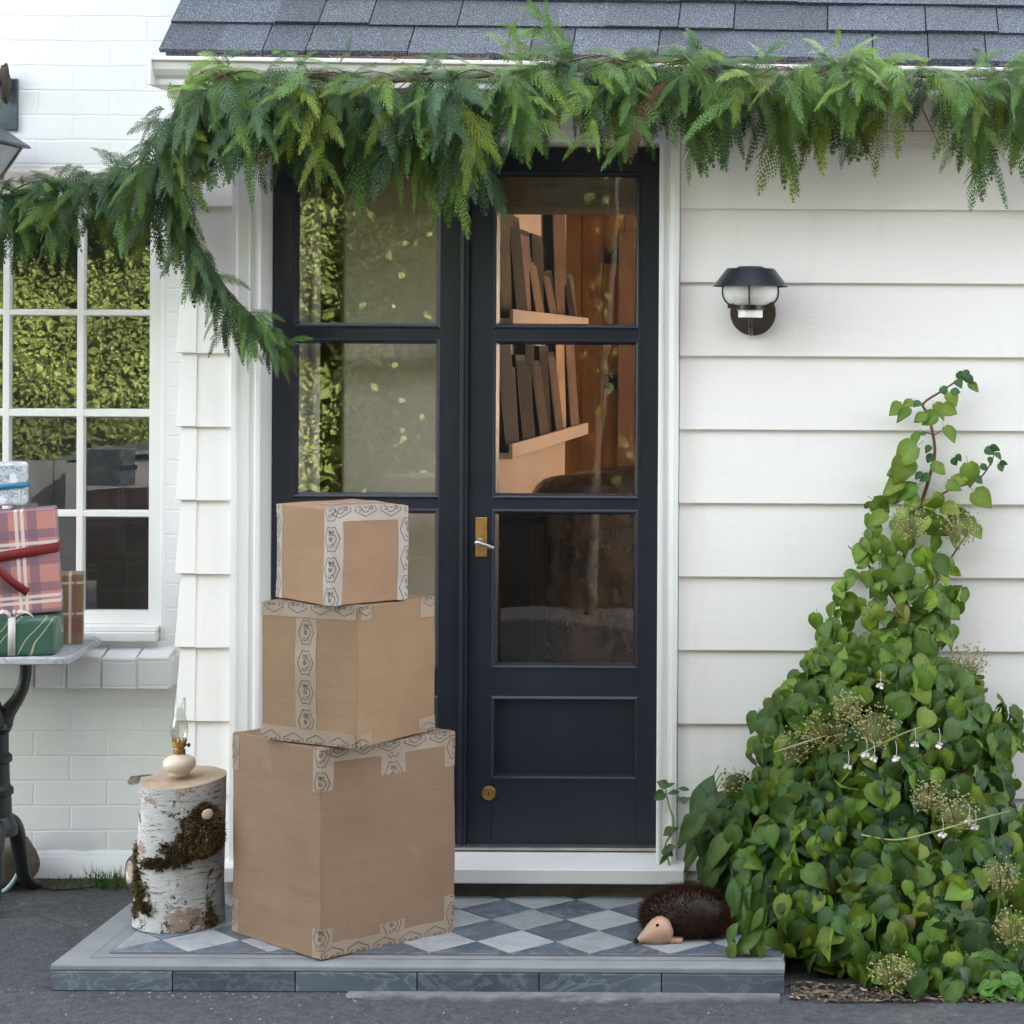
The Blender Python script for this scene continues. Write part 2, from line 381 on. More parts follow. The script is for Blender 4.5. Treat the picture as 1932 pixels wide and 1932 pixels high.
def plaid(name, base, bands, fine, scale=1.):
    """bands: list of (axis, period, centre, half width, colour, strength)"""
    m = N(name); x = m.xyz(); c = base
    tw = m.math('FRACT', m.math('MULTIPLY', m.math('ADD', m.math('ADD', x[0], x[1]), x[2]), 190.))
    hatch = m.ramp(tw, [(.45, .35), (.55, 1)])
    for ax, per, cen, hw, col, st in bands:
        d = m.math('ABSOLUTE', m.math('SUBTRACT', m.math('FRACT', m.math('ADD', m.math('DIVIDE', m.math('SUBTRACT', x[ax], cen), per), .5)), .5))
        f = m.math('LESS_THAN', d, hw/per); f = m.math('MULTIPLY', f, st)
        if fine: f = m.math('MULTIPLY', f, hatch)
        c = m.mix(f, c, col)
    m.set(c, .4); m.bump(m.noise(14, 3), .25, .005); return m.m
M['red_plaid'] = plaid('red_plaid_paper', (.55, .245, .195), [
    (0, .076, .0, .013, (.12, .09, .17), .85), (2, .076, .0, .013, (.12, .09, .17), .85),
    (0, .152, .034, .0045, (.80, .74, .72), 1), (0, .152, .05, .0045, (.80, .74, .72), 1),
    (2, .152, .034, .0045, (.80, .74, .72), 1), (2, .152, .05, .0045, (.80, .74, .72), 1)], True)
M['kraft_plaid'] = plaid('kraft_plaid_paper', (.22, .155, .08), [
    (2, .18, .055, .022, (.20, .07, .05), .8), (0, .12, .038, .004, (.72, .66, .60), 1), (2, .09, .0, .0035, (.70, .62, .56), 1),
    (0, .12, .052, .004, (.30, .07, .06), .9)], True)
def floral():
    m = N('blue_floral_paper'); w_ = m.noise(26, 2, .4, None, 2.5)
    c = m.ramp(w_, [(.40, (.62, .64, .66)), (.44, (.16, .19, .33)), (.5, (.60, .62, .66)), (.56, (.58, .62, .66)), (.6, (.20, .23, .36)), (.64, (.55, .60, .56))])
    v = m.vor(24); c = m.mix(m.ramp(v, [(.30, 1), (.36, 0)]), c, (.80, .80, .80))
    m.set(c, .4); m.bump(m.noise(14, 3), .2, .004); return m.m
M['floral'] = floral()
def greenpaper():
    m = N('green_gold_line_paper'); x = m.xyz()
    wv = m.math('ADD', m.math('MULTIPLY', m.noise(7, 1, .3), .16), m.math('MULTIPLY', x[2], -.45))
    d = m.math('FRACT', m.math('MULTIPLY', m.math('ADD', wv, x[0]), 34.))
    big = m.math('FRACT', m.math('MULTIPLY', m.math('ADD', wv, x[0]), 9.))
    f = m.math('MULTIPLY', m.math('LESS_THAN', d, .12), m.math('LESS_THAN', big, .4))
    c = m.mix(f, (.048, .115, .082), (.48, .42, .26)); m.set(c, .32); m.bump(m.noise(14, 3), .3, .005); return m.m
M['green_paper'] = greenpaper()
M['red_velvet'] = paint('dark_red_velvet', (.17, .008, .010), .7, .15, 30, .2, 200)
M['teal_ribbon'] = paint('teal_satin', (.03, .20, .32), .35, .1, 20, .1, 100)
M['silver_ribbon'] = paint('silver_satin', (.55, .52, .48), .3, .1, 15, .1, 100)
def leather():
    m = N('brown_leather'); n = m.noise(8, 5, .6); c = m.ramp(n, [(.3, (.016, .007, .004)), (.7, (.040, .019, .011))])
    m.set(c, .27, spec=.55); m.bump(m.noise(6, 3, .5), .7, .05); return m.m
M['leather'] = leather()
M['slate'] = paint('lead_grey_metal', (.085, .10, .125), .45, .35, 12, .25, 50, metal=.4, speck=(16, .62, (.30, .22, .13)))
M['porcelain'] = paint('cream_porcelain', (.68, .55, .42), .22, .08, 7, .02, 20)
# ================================================================ ground
mb = MB(); mb.box(-60, 60, -60, 60, -.3, 0); tag(mb.build('ground', M['asphalt']), 'dark grey worn asphalt driveway in front of the house', None, None, 'structure')

WY, BY = 0., .40                         # clapboard wall plane, brick wall plane
XL = P(345, 900, WY).x                   # left corner of the clapboard addition
STEP_Z = .066
SF = G(800, 1823, STEP_Z).y              # front edge of the doorstep
SXL, SXR = G(100, 1818, STEP_Z).x, G(1480, 1828, STEP_Z).x
rr = random.Random(3); n = 260
xs = np.linspace(SXL+.75, SXR-.01, n); mb = MB()
fr = [SF-.03-.05*min(1, i/50)-.006*math.sin(i*.11)-.003*math.sin(i*.43+1)-.002*rr.random() for i in range(n)]
mb.add([(x, SF+.01, .004) for x in xs]+[(x, y, .0035) for x, y in zip(xs, fr)]+[(x, y-.012, -.004) for x, y in zip(xs, fr)], [(i, n+i, n+i+1, i+1) for i in range(n-1)]+[(n+i, 2*n+i, 2*n+i+1, n+i+1) for i in range(n-1)])
tag(mb.build('concrete_apron', M['apron']), 'pale worn concrete strip along the foot of the doorstep', None, None, 'structure')
n = 40; mb = MB(); xs = np.linspace(-4.2, SXL+.35, n)
mb.add([(x, BY+.02, .004) for x in xs]+[(x, BY-.09-.08*rr.random(), .004) for x in xs], [(i, n+i, n+i+1, i+1) for i in range(n-1)])
tag(mb.build('soil_strip', M['moss']), 'damp mossy soil strip at the foot of the brick wall', None, None, 'structure')

# ================================================================ clapboard house
house = thing('clapboard_house', 'white clapboard addition with grey shingle roof and dark glazed double door', 'house')
cs_r0 = P(1243, 900, WY).x; cs_r1 = P(1281, 900, WY).x       # right casing
cs_l1 = P(496, 900, WY).x; cs_l0 = P(444, 900, WY).x          # left casing
HEAD = P(1000, 270, WY).z
DY = .085                                                     # door face plane
door_x0, door_x1 = cs_l1, cs_r0
door_z0, door_z1 = P(1100, 1606, DY).z, HEAD
XR, YB = 3.4, 3.2
SILL_T = .175
# masonry core, boards on top
mb = MB()
mb.box(XL+.004, cs_l1-.006, .002, .119, .10, HEAD-.001); mb.box(cs_r0+.006, XR, .002, .119, .0, HEAD-.001); mb.box(XL+.004, XR, .002, .119, HEAD+.006, 2.52)
EXPO = .2105
zt = P(1290, 394, WY).z
laps = [zt+EXPO-i*EXPO for i in range(0, 12)]
def boards(mb, x0, x1, left_ext=0):
    top = HEAD+.03
    for i, zb in enumerate(laps):
        z1 = min(zb+EXPO+.004, top)
        z0 = max(zb, .06)
        if z1-z0 < .02: continue
        yb, yt = -.0165-rnd.random()*.0015, -.005
        e = left_ext
        mb.hexa([(x0-e, yb, z0), (x1, yb, z0), (x1, .001, z0), (x0, .001, z0), (x0, yt, z1), (x1, yt, z1), (x1, .001, z1), (x0, .001, z1)])
boards(mb, cs_r1+.002, XR); boards(mb, XL, cs_l0-.002, .014)
for i, zb in enumerate(laps):            # side wall of the addition
    z0, z1 = max(zb, .06), min(zb+EXPO+.004, 2.45)
    if z1-z0 < .02: continue
    mb.hexa([(XL-.016, .0, z0), (XL+.003, .0, z0), (XL+.003, BY, z0), (XL-.016, BY, z0), (XL-.002, .0, z1), (XL+.003, .0, z1), (XL+.003, BY, z1), (XL-.002, BY, z1)])
mb.build('siding', M['siding'], house)
mb = MB()
for i, zb in enumerate(laps):            # narrow corner pieces lapped over the left end
    z0, z1 = max(zb, .06)+.001, min(zb+EXPO, HEAD+.02)
    if z1-z0 < .02: continue
    xa, xb = XL-.0155, P(373, 900, WY).x
    mb.hexa([(xa, -.020, z0), (xb, -.020, z0), (xb, -.005, z0), (xa, -.005, z0), (xa+.014, -.0095, z1), (xb, -.0095, z1), (xb, -.004, z1), (xa+.014, -.004, z1)])
mb.build('corner_board', M['siding'], house, bevel=.0012)
# frieze
mb = MB(); z245, z270 = P(1600, 248, WY).z, P(1600, 271, WY).z
mb.box(XL-.004, XR, -.030, .001, z270, z245); mb.build('frieze_board', M['frieze'], house, bevel=.003)
mb = MB(); mb.box(XL-.006, XR, -.040, .001, z245+.0005, 2.42); mb.build('frieze_board', M['frieze'], house, bevel=.004)
# casing
mb = MB()
def casing_v(mb, xi, xo, z0, z1):        # xi = inner (door) edge, xo = outer edge
    sgn = 1 if xo > xi else -1; wd = abs(xo-xi)
    prof = [(0, .12), (0, -.030), (.006, -.036), (.012, -.036), (.018, -.028), (.030, -.028), (.034, -.034), (wd-.016, -.038), (wd-.013, -.046), (wd, -.046), (wd, .002)]
    poly = [(xi+sgn*a, b) for a, b in prof]
    if sgn < 0: poly = poly[::-1]
    mb.prism(poly, (0, 0, z0), (1, 0, 0), (0, 1, 0), (0, 0, 1), z1-z0)
casing_v(mb, cs_r0, cs_r1, .155, HEAD+.0); mb.build('door_casing', M['trim'], house, bevel=.0008)
mb = MB(); casing_v(mb, cs_l1, cs_l0, .155, HEAD+.0); mb.build('door_casing', M['trim'], house, bevel=.0008)
mb = MB()
hp = [(.12, 0), (-.030, 0), (-.036, .006), (-.036, .012), (-.030, .018), (-.031, .042), (-.044, .046), (-.047, .060), (.002, .060)]
mb.prism(hp, (cs_l0, 0, HEAD+.0002), (0, 1, 0), (0, 0, 1), (1, 0, 0), cs_r1-cs_l0)
mb.build('head_casing', M['trim'], house, bevel=.0008)
# sill, threshold, foundation
mb = MB(); sx0, sx1 = cs_l0-.015, P(1291, 1650, -.1).x
mb.prism([(-.105, .117), (-.105, .158), (.09, .172), (.09, .117)], (sx0, 0, 0), (0, 1, 0), (0, 0, 1), (1, 0, 0), sx1-sx0)
mb.build('door_sill', M['trim'], house, bevel=.003)
mb = MB(); mb.box(door_x0+.002, door_x1-.002, .045, .12, .1745, .183); mb.build('threshold', M['steel'], house, bevel=.002)
mb = MB(); nn = 60; xs = np.linspace(XL+.02, XR, nn)
top = [(x, -.045+.012*rr.random(), .102+.006*rr.random()) for x in xs]; bot = [(x, -.075+.02*rr.random(), .0) for x in xs]
mb.add(top+bot+[(x, .12, .104) for x in xs], [(i, nn+i, nn+i+1, i+1) for i in range(nn-1)]+[(i+1, 2*nn+i+1, 2*nn+i, i) for i in range(nn-1)])
mb.build('foundation', M['concrete'], house, smooth=True)

# ---------------------------------------------------------------- roof and gutter (slightly out of level, falling to the right)
TILT = .0085
def rz(x): return -(x-XL)*TILT
eave = P(305, 98, -.12); EZ = eave.z; EYY = -.12; SL = .957
rx0 = eave.x
def roofpt(x, s, up=0):   # s metres up the slope
    c = 1/math.sqrt(1+SL*SL); return Vector((x, EYY+s*c-up*SL*c, EZ+s*SL*c+up*c+rz(x)))
mb = MB()
slen = (1.55-EYY)*math.sqrt(1+SL*SL)
b4 = [roofpt(rx0+.01, 0, -.03), roofpt(XR+.2, 0, -.03), roofpt(XR+.2, slen, -.03), roofpt(rx0+.01, slen, -.03)]
t4 = [roofpt(rx0+.01, 0, -.004), roofpt(XR+.2, 0, -.004), roofpt(XR+.2, slen, -.004), roofpt(rx0+.01, slen, -.004)]
mb.hexa(b4+t4)
c0 = roofpt(rx0, slen); c1 = roofpt(XR+.2, slen); dz = SL*(YB+.15-c0.y)
mb.hexa([c0+Vector((0, 0, -.05)), c1+Vector((0, 0, -.05)), c1+Vector((0, YB+.15-c0.y, -dz-.05)), c0+Vector((0, YB+.15-c0.y, -dz-.05)),
         c0, c1, c1+Vector((0, YB+.15-c0.y, -dz)), c0+Vector((0, YB+.15-c0.y, -dz))])
roof = mb.build('roof', M['shingle'], house)
mb = MB(); ex = .136; ncourse = int(slen/ex)
for i in range(ncourse+1):
    x = rx0-.01*rnd.random(); s0 = i*ex
    while x < XR+.2:
        wd = rnd.uniform(.11, .30); g = rnd.choice([.74, .86, .95, 1.05, 1.18]); col = (g, g, g*rnd.uniform(1., 1.06))
        u0 = .010 if rnd.random() < .6 else .0135
        js = rnd.uniform(-.003, .003); x1 = min(x+wd, XR+.2)-.004*(rnd.random() < .6)
        a = max(x, rx0-.006)
        bt = [roofpt(a, s0+js, -.002), roofpt(x1, s0+js, -.002), roofpt(x1, s0+ex+.02, -.003), roofpt(a, s0+ex+.02, -.003)]
        tp = [roofpt(a, s0+js, u0), roofpt(x1, s0+js, u0), roofpt(x1, s0+ex+.02, .001), roofpt(a, s0+ex+.02, .001)]
        mb.hexa(bt+tp, col); x += wd
mb.build('roof_shingles', M['shingle'], house)
# gutter: ogee profile
gx0 = P(283, 130, -.17).x; gz1 = P(283, 106, -.17).z; gz0 = P(283, 160, -.15).z; h = gz1-gz0
prof = [(-.045, h), (-.06, h), (-.165, h*.93), (-.172, h), (-.178, h), (-.178, h*.86), (-.170, h*.80), (-.165, h*.55), (-.155, h*.35), (-.146, h*.22), (-.146, 0), (-.045, 0)]
mb = MB(); x1 = XR+.2
A = [Vector((gx0, y, gz0+z+rz(gx0))) for y, z in prof]; B = [Vector((x1, y, gz0+z+rz(x1))) for y, z in prof]; k = len(prof)
mb.add(A+B, [tuple(range(k)), tuple(range(k, 2*k))[::-1]]+[(i, k+i, k+(i+1) % k, (i+1) % k) for i in range(k)])
mb.box(gx0-.003, gx0+.006, -.182, -.04, gz0-.003, gz1+.003)
mb.build('gutter', M['gutter'], house, bevel=.0015)
mb = MB(); mb.box(XL-.012, XR, -.044, -.0405, gz0-.09, gz0-.002); mb.box(XL-.012, XL+.05, -.12, -.0445, gz0-.03, gz0-.004)
mb.build('fascia', M['gutter'], house, bevel=.002)

# ---------------------------------------------------------------- rooms behind the door
mb = MB()
mb.box(XL+.02, XR, YB, YB+.1, 0, .8); mb.box(XL+.02, XR, YB, YB+.1, 2.25, 3.2)
mb.box(XL+.02, .3, YB, YB+.1, .8, 2.25); mb.box(2.5, XR, YB, YB+.1, .8, 2.25)
mb.box(XR, XR+.1, .0, YB+.1, 0, 2.9); mb.box(XL+.003, XL+.02, .121, YB, 0, 2.45)
mb.build('outer_wall', M['interior'], house)
mb = MB(); mb.box(.25, 2.55, YB-.02, YB-.018, .75, 2.3); mb.build('rear_diffuser', M['blind'], house)  # unseen sheet added over the rear opening as a soft light source
mb = MB(); mb.box(XL+.021, XR, .121, YB, .05, .165); mb.build('interior_floor', M['floor_wood'], house)
mb = MB(); mb.box(XL+.021, XR, .121, YB, 2.40, 2.46); mb.build('ceiling', M['ceil'], house)
pxa = P(645, 700, .33).x; XS = -1.112
mb = MB(); mb.box(pxa, XS, .33, 2.24, .165, 2.40); mb.build('interior_wall', M['wallpink'], house)
mb = MB(); bw = 2.92; x = XS-.3
while x < -.66:
    mb.box(x, x+.088, bw, bw+.02, .165, 2.40); x += .092
mb.box(XS-.35, -.66, bw+.0205, bw+.05, .165, 2.40)
mb.build('panelling', M['orange_wood'], house, bevel=.003)
dx0 = P(1168, 600, 2.9).x
mb = MB(); mb.box(dx0, dx0+.09, 2.86, bw-.001, .165, 2.12); mb.box(dx0+.09, dx0+.5, 2.885, bw-.001, .165, .30); mb.box(dx0+.0901, dx0+.5, 2.885, bw-.001, 1.98, 2.12)
mb.box(dx0+.0901, dx0+.5, 2.885, bw-.001, 1.15, 1.27)
mb.build('interior_door_frame', M['face_wood'], house, bevel=.004)

# ---------------------------------------------------------------- door leaves
def leaf_door(x0, x1, gl, gr, rows, has_handle):
    """rows: list of (z0, z1) openings top to bottom"""
    y0, y1 = DY, DY+.042
    mb = MB(); z0, z1 = door_z0+.004, door_z1-.003
    mb.box(x0, gl, y0, y1, z0, z1); mb.box(gr, x1, y0, y1, z0, z1)
    edges = [z1]+[e for r in rows for e in (r[1], r[0])]+[z0]
    for a, b in zip(edges[0::2], edges[1::2]): mb.box(gl+.0001, gr-.0001, y0+.0012, y1, b, a)
    d = mb.build('door', M['navy'], house, bevel=.0018)
    mb = MB()
    for i, (b, a) in enumerate(rows):
        mb.ring((gl-.002, gr+.002, b-.002, a+.002), y0-.0005, (gl+.004, gr-.004, b+.004, a-.004), y0-.005)
        mb.ring((gl+.004, gr-.004, b+.004, a-.004), y0-.005, (gl+.008, gr-.008, b+.008, a-.008), y0-.003)
        mb.ring((gl+.008, gr-.008, b+.008, a-.008), y0-.003, (gl+.0145, gr-.0145, b+.0145, a-.0145), y0+.018)
    mb.build('glazing_bead', M['navy'], d)
    for i, (b, a) in enumerate(rows[:3]):
        mb = MB(); mb.box(gl+.001, gr-.001, y0+.016, y0+.020, b+.001, a-.001); mb.build('door_pane', M['clear_glass'] if has_handle else M['glass'], d)
    if len(rows) > 3:
        b, a = rows[3]; mb = MB(); mb.box(gl+.0005, gr-.0005, y0+.014, y0+.03, b+.0005, a-.0005); mb.build('kick_panel', M['navy'], d)
    return d
def zd(y, x=1070): return P(x, y, DY).z
rows = [(zd(620), zd(324)), (zd(941), zd(641)), (zd(1261), zd(962)), (zd(1470), zd(1315))]
def xd(x, y=900): return P(x, y, DY).x
mid = xd(884)
ld = leaf_door(door_x0+.003, mid-.004, xd(551), xd(828), rows, False)
rd = leaf_door(mid, door_x1-.003, xd(930), xd(1205), rows, True)
mb = MB(); mb.box(xd(869), mid+.0005, DY-.016, DY-.0005, door_z0+.006, door_z1-.005); mb.box(xd(873), xd(877), DY-.021, DY-.0162, door_z0+.006, door_z1-.005)
mb.build('astragal', M['navy'], ld, bevel=.003)
q = xd(909); zc = zd(1014)
mb = MB(); mb.box(q-.0165, q+.0165, DY-.004, DY-.0002, zd(1051), zd(977)); mb.build('handle_plate', M['brass'], rd, bevel=.0015)
hz = zd(1022); mb = MB(); mb.lathe([(.0115, 0), (.0115, .006), (.008, .009), (.0065, .03), (.007, .045)], (q-.004, DY-.004, hz), 20, (0, -1, 0))
mb.tube([(q-.008, DY-.044, hz+.001), (q+.012, DY-.046, hz-.004), (q+.036, DY-.045, hz-.013), (q+.042, DY-.043, hz-.015)], [.0062, .0062, .0055, .005], 10)
mb.build('lever', M['steel'], rd, smooth=True)
for yy in (985, 1044):
    mb = MB(); mb.lathe([(.0025, 0), (.0025, .0012)], (q+.001, DY-.0042, zd(yy)), 10, (0, -1, 0)); mb.build('screw', M['steel'], rd)
lz = zd(1497); lx = xd(926)
mb = MB(); mb.lathe([(.021, 0), (.021, .004), (.0175, .010), (.015, .010), (.0145, .0085), (.004, .0085), (.0035, .009), (.0001, .009)], (lx, DY-.0003, lz), 28, (0, -1, 0)); mb.build('lock_cylinder', M['brass'], rd, smooth=False)
mb = MB(); mb.box(lx-.0012, lx+.0012, DY-.0105, DY-.0085, lz-.006, lz+.006); mb.build('keyhole', M['dark'], rd)

# ================================================================ brick house on the left
bh = thing('brick_house', 'white painted brick house wall with a many paned window', 'house')
wx0, wx1 = P(-300, 700, BY).x, P(312, 900, BY).x; wz0, wz1 = P(200, 1208, BY).z, P(200, 330, BY).z
mb = MB(); X0 = -6.5
mb.box(X0, wx0, BY, BY+.2, 0, 5.0); mb.box(wx1, XL+.003, BY, BY+.2, 0, 5.0); mb.box(wx0, wx1, BY, BY+.2, 0, wz0); mb.box(wx0, wx1, BY, BY+.2, wz1, 5.0)
mb.box(X0, X0+.2, BY+.2, 6.5, 0, 5.0); mb.box(X0, XL+.003, 6.5, 6.7, 0, 5.0); mb.box(XL-.197, XL+.002, BY+.2, 6.5, 0, 5.0)
mb.box(XL+.003, XL+.6, YB+.11, YB+.3, 0, 4.9)
mb.build('wall', M['brick'], bh)
mb = MB(); mb.box(X0-.2, XL+.2, BY-.25, 6.9, 5.0, 5.15); mb.build('roof_slab', M['slate'], bh)
# plinth lump at the foot of the wall
mb = MB(); nn = 70; xs = np.linspace(X0, XL-.02, nn)
t_ = [(x, BY-.004-.012*rr.random(), .075+.012*rr.random()) for x in xs]; b_ = [(x, BY-.03-.015*rr.random(), 0) for x in xs]
mb.add([(x, BY+.01, .085) for x in xs]+t_+b_, [(i, nn+i, nn+i+1, i+1) for i in range(nn-1)]+[(nn+i, 2*nn+i, 2*nn+i+1, nn+i+1) for i in range(nn-1)])
mb.build('plinth', M['brick'], bh, smooth=True)
mb = MB(); mb.box(X0+.21, XL-.2, BY+.9, BY+.95, .0, 3.0); mb.build('dark_backing', M['fence'], bh)  # added dark sheet that keeps the window panes dim grey
# brick window sill, soldier bricks
mb = MB(); xr = P(318, 1270, BY-.07).x; zt_, zb_ = P(200, 1241, BY-.07).z, P(200, 1300, BY-.07).z
x = xr
while x > -3.6:
    wdt = rnd.choice([.10, .105, .052]); jy = rnd.uniform(-.006, .004)
    mb.hexa([(x-wdt+.003, BY-.07+jy, zb_+rnd.uniform(-.003, .003)), (x-.002, BY-.07+jy, zb_+rnd.uniform(-.003, .003)), (x-.002, BY+.02, zb_), (x-wdt+.003, BY+.02, zb_),
             (x-wdt+.003, BY-.07+jy, zt_+rnd.uniform(-.002, .002)), (x-.002, BY-.07+jy, zt_+rnd.uniform(-.002, .002)), (x-.002, BY+.02, zt_+.03), (x-wdt+.003, BY+.02, zt_+.03)])
    mb.box(x-.006, x+.004, BY-.062, BY+.018, zb_+.002, zt_-.002)
    x -= wdt
mb.build('brick_sill', M['brick'], bh, bevel=.004)
# timber window
FY = BY+.035
mb = MB(); wf = lambda x, y: P(x, y, FY)
fx1 = P(308, 900, FY).x; rail = P(200, 1152, FY).z; frame_top = P(200, 404, FY).z
mb.box(wx1-.001, fx1+.001, FY-.028, FY+.08, wz0, wz1); mb.box(wx0, fx1, FY-.022, FY+.08, frame_top+.035, wz1-.002)
mb.box(wx0, fx1, BY-.03, FY+.08, wz0+.0005, wz0+.028); mb.box(wx0, fx1, BY-.012, FY+.08, wz0+.0285, wz0+.045)
win = mb.build('window', M['trim'], bh, bevel=.003)
sx = [P(x, 900, FY).x for x in (-283, -122-19, -122, 1, 18, 141, 158, 281)]
sz = [P(200, y, FY).z for y in (1152, 977, 962, 788, 771, 597, 583, 404)]
mb = MB(); mb.box(sx[7], fx1, FY, FY+.04, wz0+.045, frame_top+.035)
mb.box(wx0, sx[7]-.0001, FY+.0008, FY+.04, wz0+.0455, sz[0]); mb.box(wx0, sx[7]-.0001, FY+.0008, FY+.04, sz[7], frame_top+.0345)
def muntin(a, b, z0, z1, vert):
    t = .004
    if vert:
        mb.hexa([(a+t, FY+.003, z0), (b-t, FY+.003, z0), (b, FY+.022, z0), (a, FY+.022, z0), (a+t, FY+.003, z1), (b-t, FY+.003, z1), (b, FY+.022, z1), (a, FY+.022, z1)])
    else:
        mb.hexa([(a, FY+.0037, z0+t), (b, FY+.0037, z0+t), (b, FY+.0225, z0), (a, FY+.0225, z0), (a, FY+.0037, z1-t), (b, FY+.0037, z1-t), (b, FY+.0225, z1), (a, FY+.0225, z1)])
for a, b in ((1, 2), (3, 4), (5, 6)): muntin(sx[a], sx[b], sz[0], sz[7], True)
for a, b in ((1, 2), (3, 4), (5, 6)): muntin(wx0, sx[7], sz[a], sz[b], False)
mb.build('sash', M['trim'], win, bevel=.0012)
for r_ in range(4):
    for c_ in range(3):
        mb = MB(); xa, xb = sx[2+2*c_-(2 if False else 0)]-.0, sx[3+2*c_]
        mb.box(xa+.0005, xb-.0005, FY+.016, FY+.019, sz[2*r_]+.0005, sz[2*r_+1]-.0005); g = mb.build('window_pane', M['clear_glass'] if r_ == 0 else M['mid_glass'] if r_ == 1 else M['old_glass'], win)
        tl = rnd.uniform(-.0035, .0035); tz = rnd.uniform(-.004, .004)
        g.data.transform(Matrix.Translation(Vector(((xa+xb)/2, FY+.0175, (sz[2*r_]+sz[2*r_+1])/2)) ) @ Euler((tl, 0, tz)).to_matrix().to_4x4() @ Matrix.Translation(-Vector(((xa+xb)/2, FY+.0175, (sz[2*r_]+sz[2*r_+1])/2))))
# lintel board above the window with ragged paint line
mb = MB(); lz0, lz1 = P(200, 341, BY).z, P(200, 323, BY).z; xs = np.linspace(-4, P(330, 330, BY).x, 60)
mb.add([(x, BY-.004, lz0) for x in xs]+[(x, BY-.004, lz1+.008*math.sin(x*23)*rnd.random()) for x in xs]+[(x, BY+.002, lz1+.012) for x in xs]+[(x, BY+.03, lz0) for x in xs],
       [(i, i+1, 60+i+1, 60+i) for i in range(59)]+[(60+i, 61+i, 121+i, 120+i) for i in range(59)]+[(180+i, 181+i, i+1, i) for i in range(59)])
mb.build('lintel', M['frieze'], bh)

# ================================================================ doorstep
ds = thing('doorstep', 'low marble doorstep with grey and white diamond tiles under the door', 'doorstep', ((SXL+SXR)/2, SF, 0))
mb = MB(); by_ = -.06
mb.box(SXL+.004, SXR-.004, SF+.012, by_, 0, STEP_Z-.002); mb.build('slab', M['border'], ds, bevel=.004)
mb = MB(); mb.box(SXL-.004, SXR, SF-.002, SF+.06, STEP_Z-.016, STEP_Z); mb.box(SXL-.004, SXL+.075, SF+.0602, by_, STEP_Z-.016, STEP_Z); mb.build('stone_border', M['border'], ds, bevel=.004)
mb = MB(); bx = [SXL]+[G(x, 1868, 0).x for x in (328, 560, 790, 1020, 1250)]+[SXR]
for a, b in zip(bx[:-1], bx[1:]):
    g = rnd.uniform(.8, 1.15); mb.box(a+.0015, b-.0015, SF-.004, SF+.012, .001, STEP_Z-.0165, (g, g, g*1.03))
mb.box(SXL-.002, SXL+.012, SF+.0122, by_, .001, STEP_Z-.0165)
mb.build('riser_tiles', M['marble_dark'], ds, bevel=.002)
# diamond field, clipped to the border
fx0, fx1_, fy0, fy1 = SXL+.115, SXR-.012, SF+.095, -.062
V0 = G(961, 1802, STEP_Z); diag = .2065; hd = diag/2
def clip(poly, ax, lim, keep_less):
    out = []
    for i in range(len(poly)):
        a, b = poly[i], poly[(i+1) % len(poly)]
        ia = (a[ax] <= lim) == keep_less or a[ax] == lim; ib = (b[ax] <= lim) == keep_less or b[ax] == lim
        if ia: out.append(a)
        if ia != ib:
            t = (lim-a[ax])/(b[ax]-a[ax]); out.append((a[0]+(b[0]-a[0])*t, a[1]+(b[1]-a[1])*t))
    return out
fy0 = V0.y-.004
ml, md = MB(), MB()
for j in range(-1, 8):
    for i in range(-12, 12):
        for par in (0, 1):
            cx = V0.x+i*diag+(hd if par else 0); cy = V0.y+hd*(1 if not par else 0)+j*diag
            g = .0022
            poly = [(cx, cy-hd+g), (cx+hd-g, cy), (cx, cy+hd-g), (cx-hd+g, cy)]
            for ax, lim, kl in ((0, fx0, False), (0, fx1_, True), (1, fy0, False), (1, fy1, True)):
                poly = clip(poly, ax, lim, kl)
                if len(poly) < 3: break
            if len(poly) < 3: continue
            gg = rnd.uniform(.8, 1.12); tz = rnd.uniform(0, .0012)
            (md if par else ml).prism(poly, (0, 0, STEP_Z-.001+tz), (1, 0, 0), (0, 1, 0), (0, 0, 1), .006, (gg, gg, gg))
ml.build('white_floor_tiles', M['marble_light'], ds, bevel=.0012, seg=1); md.build('grey_floor_tiles', M['marble_dark'], ds, bevel=.0012, seg=1)
mb = MB(); mb.box(fx0-.004, fx1_, fy0-.006, fy1, STEP_Z-.003, STEP_Z+.0025); mb.build('grout_bed', M['grout'], ds)
mb = MB(); mb.box(SXL+.076, fx0-.0045, SF+.0605, by_, STEP_Z-.01, STEP_Z+.0005); mb.box(fx0-.004, SXR-.01, SF+.0605, fy0-.0065, STEP_Z-.01, STEP_Z+.001); mb.build('mortar_edge', M['border'], ds)
TILE = STEP_Z+.0055
# ================================================================ cardboard boxes
def arc(cx, cy, r, a0, a1, n=14): return [(cx+r*math.cos(R(a0+(a1-a0)*i/n)), cy+r*math.sin(R(a0+(a1-a0)*i/n))) for i in range(n+1)]
EMB = [[(-.031, .011), (0, .0255), (.031, .011), (.0285, 0), (.031, -.011), (0, -.0255), (-.031, -.011), (-.0285, 0), (-.031, .011)],
       arc(-.0165, .0035, .0045, 40, 270, 10)+arc(-.0165, -.0050, .0042, 90, -140, 10),
       [(-.0045, .0015), (.0045, .0025)]+arc(0, .0015, .0048, 15, 330, 14),
       arc(0, -.003, .0115, 200, 345, 14), arc(.0165, 0, .0078, 40, 320, 14), [(.0135, -.0005), (.0205, .0005)]+arc(.017, .0, .0036, 10, 310, 10)]
def finer(pl, st=.0025):
    out = [pl[0]]
    for a, b in zip(pl[:-1], pl[1:]):
        n = max(1, int(math.hypot(b[0]-a[0], b[1]-a[1])/st))
        out += [(a[0]+(b[0]-a[0])*i/n, a[1]+(b[1]-a[1])*i/n) for i in range(1, n+1)]
    return out
EMB = [finer(p) for p in EMB]
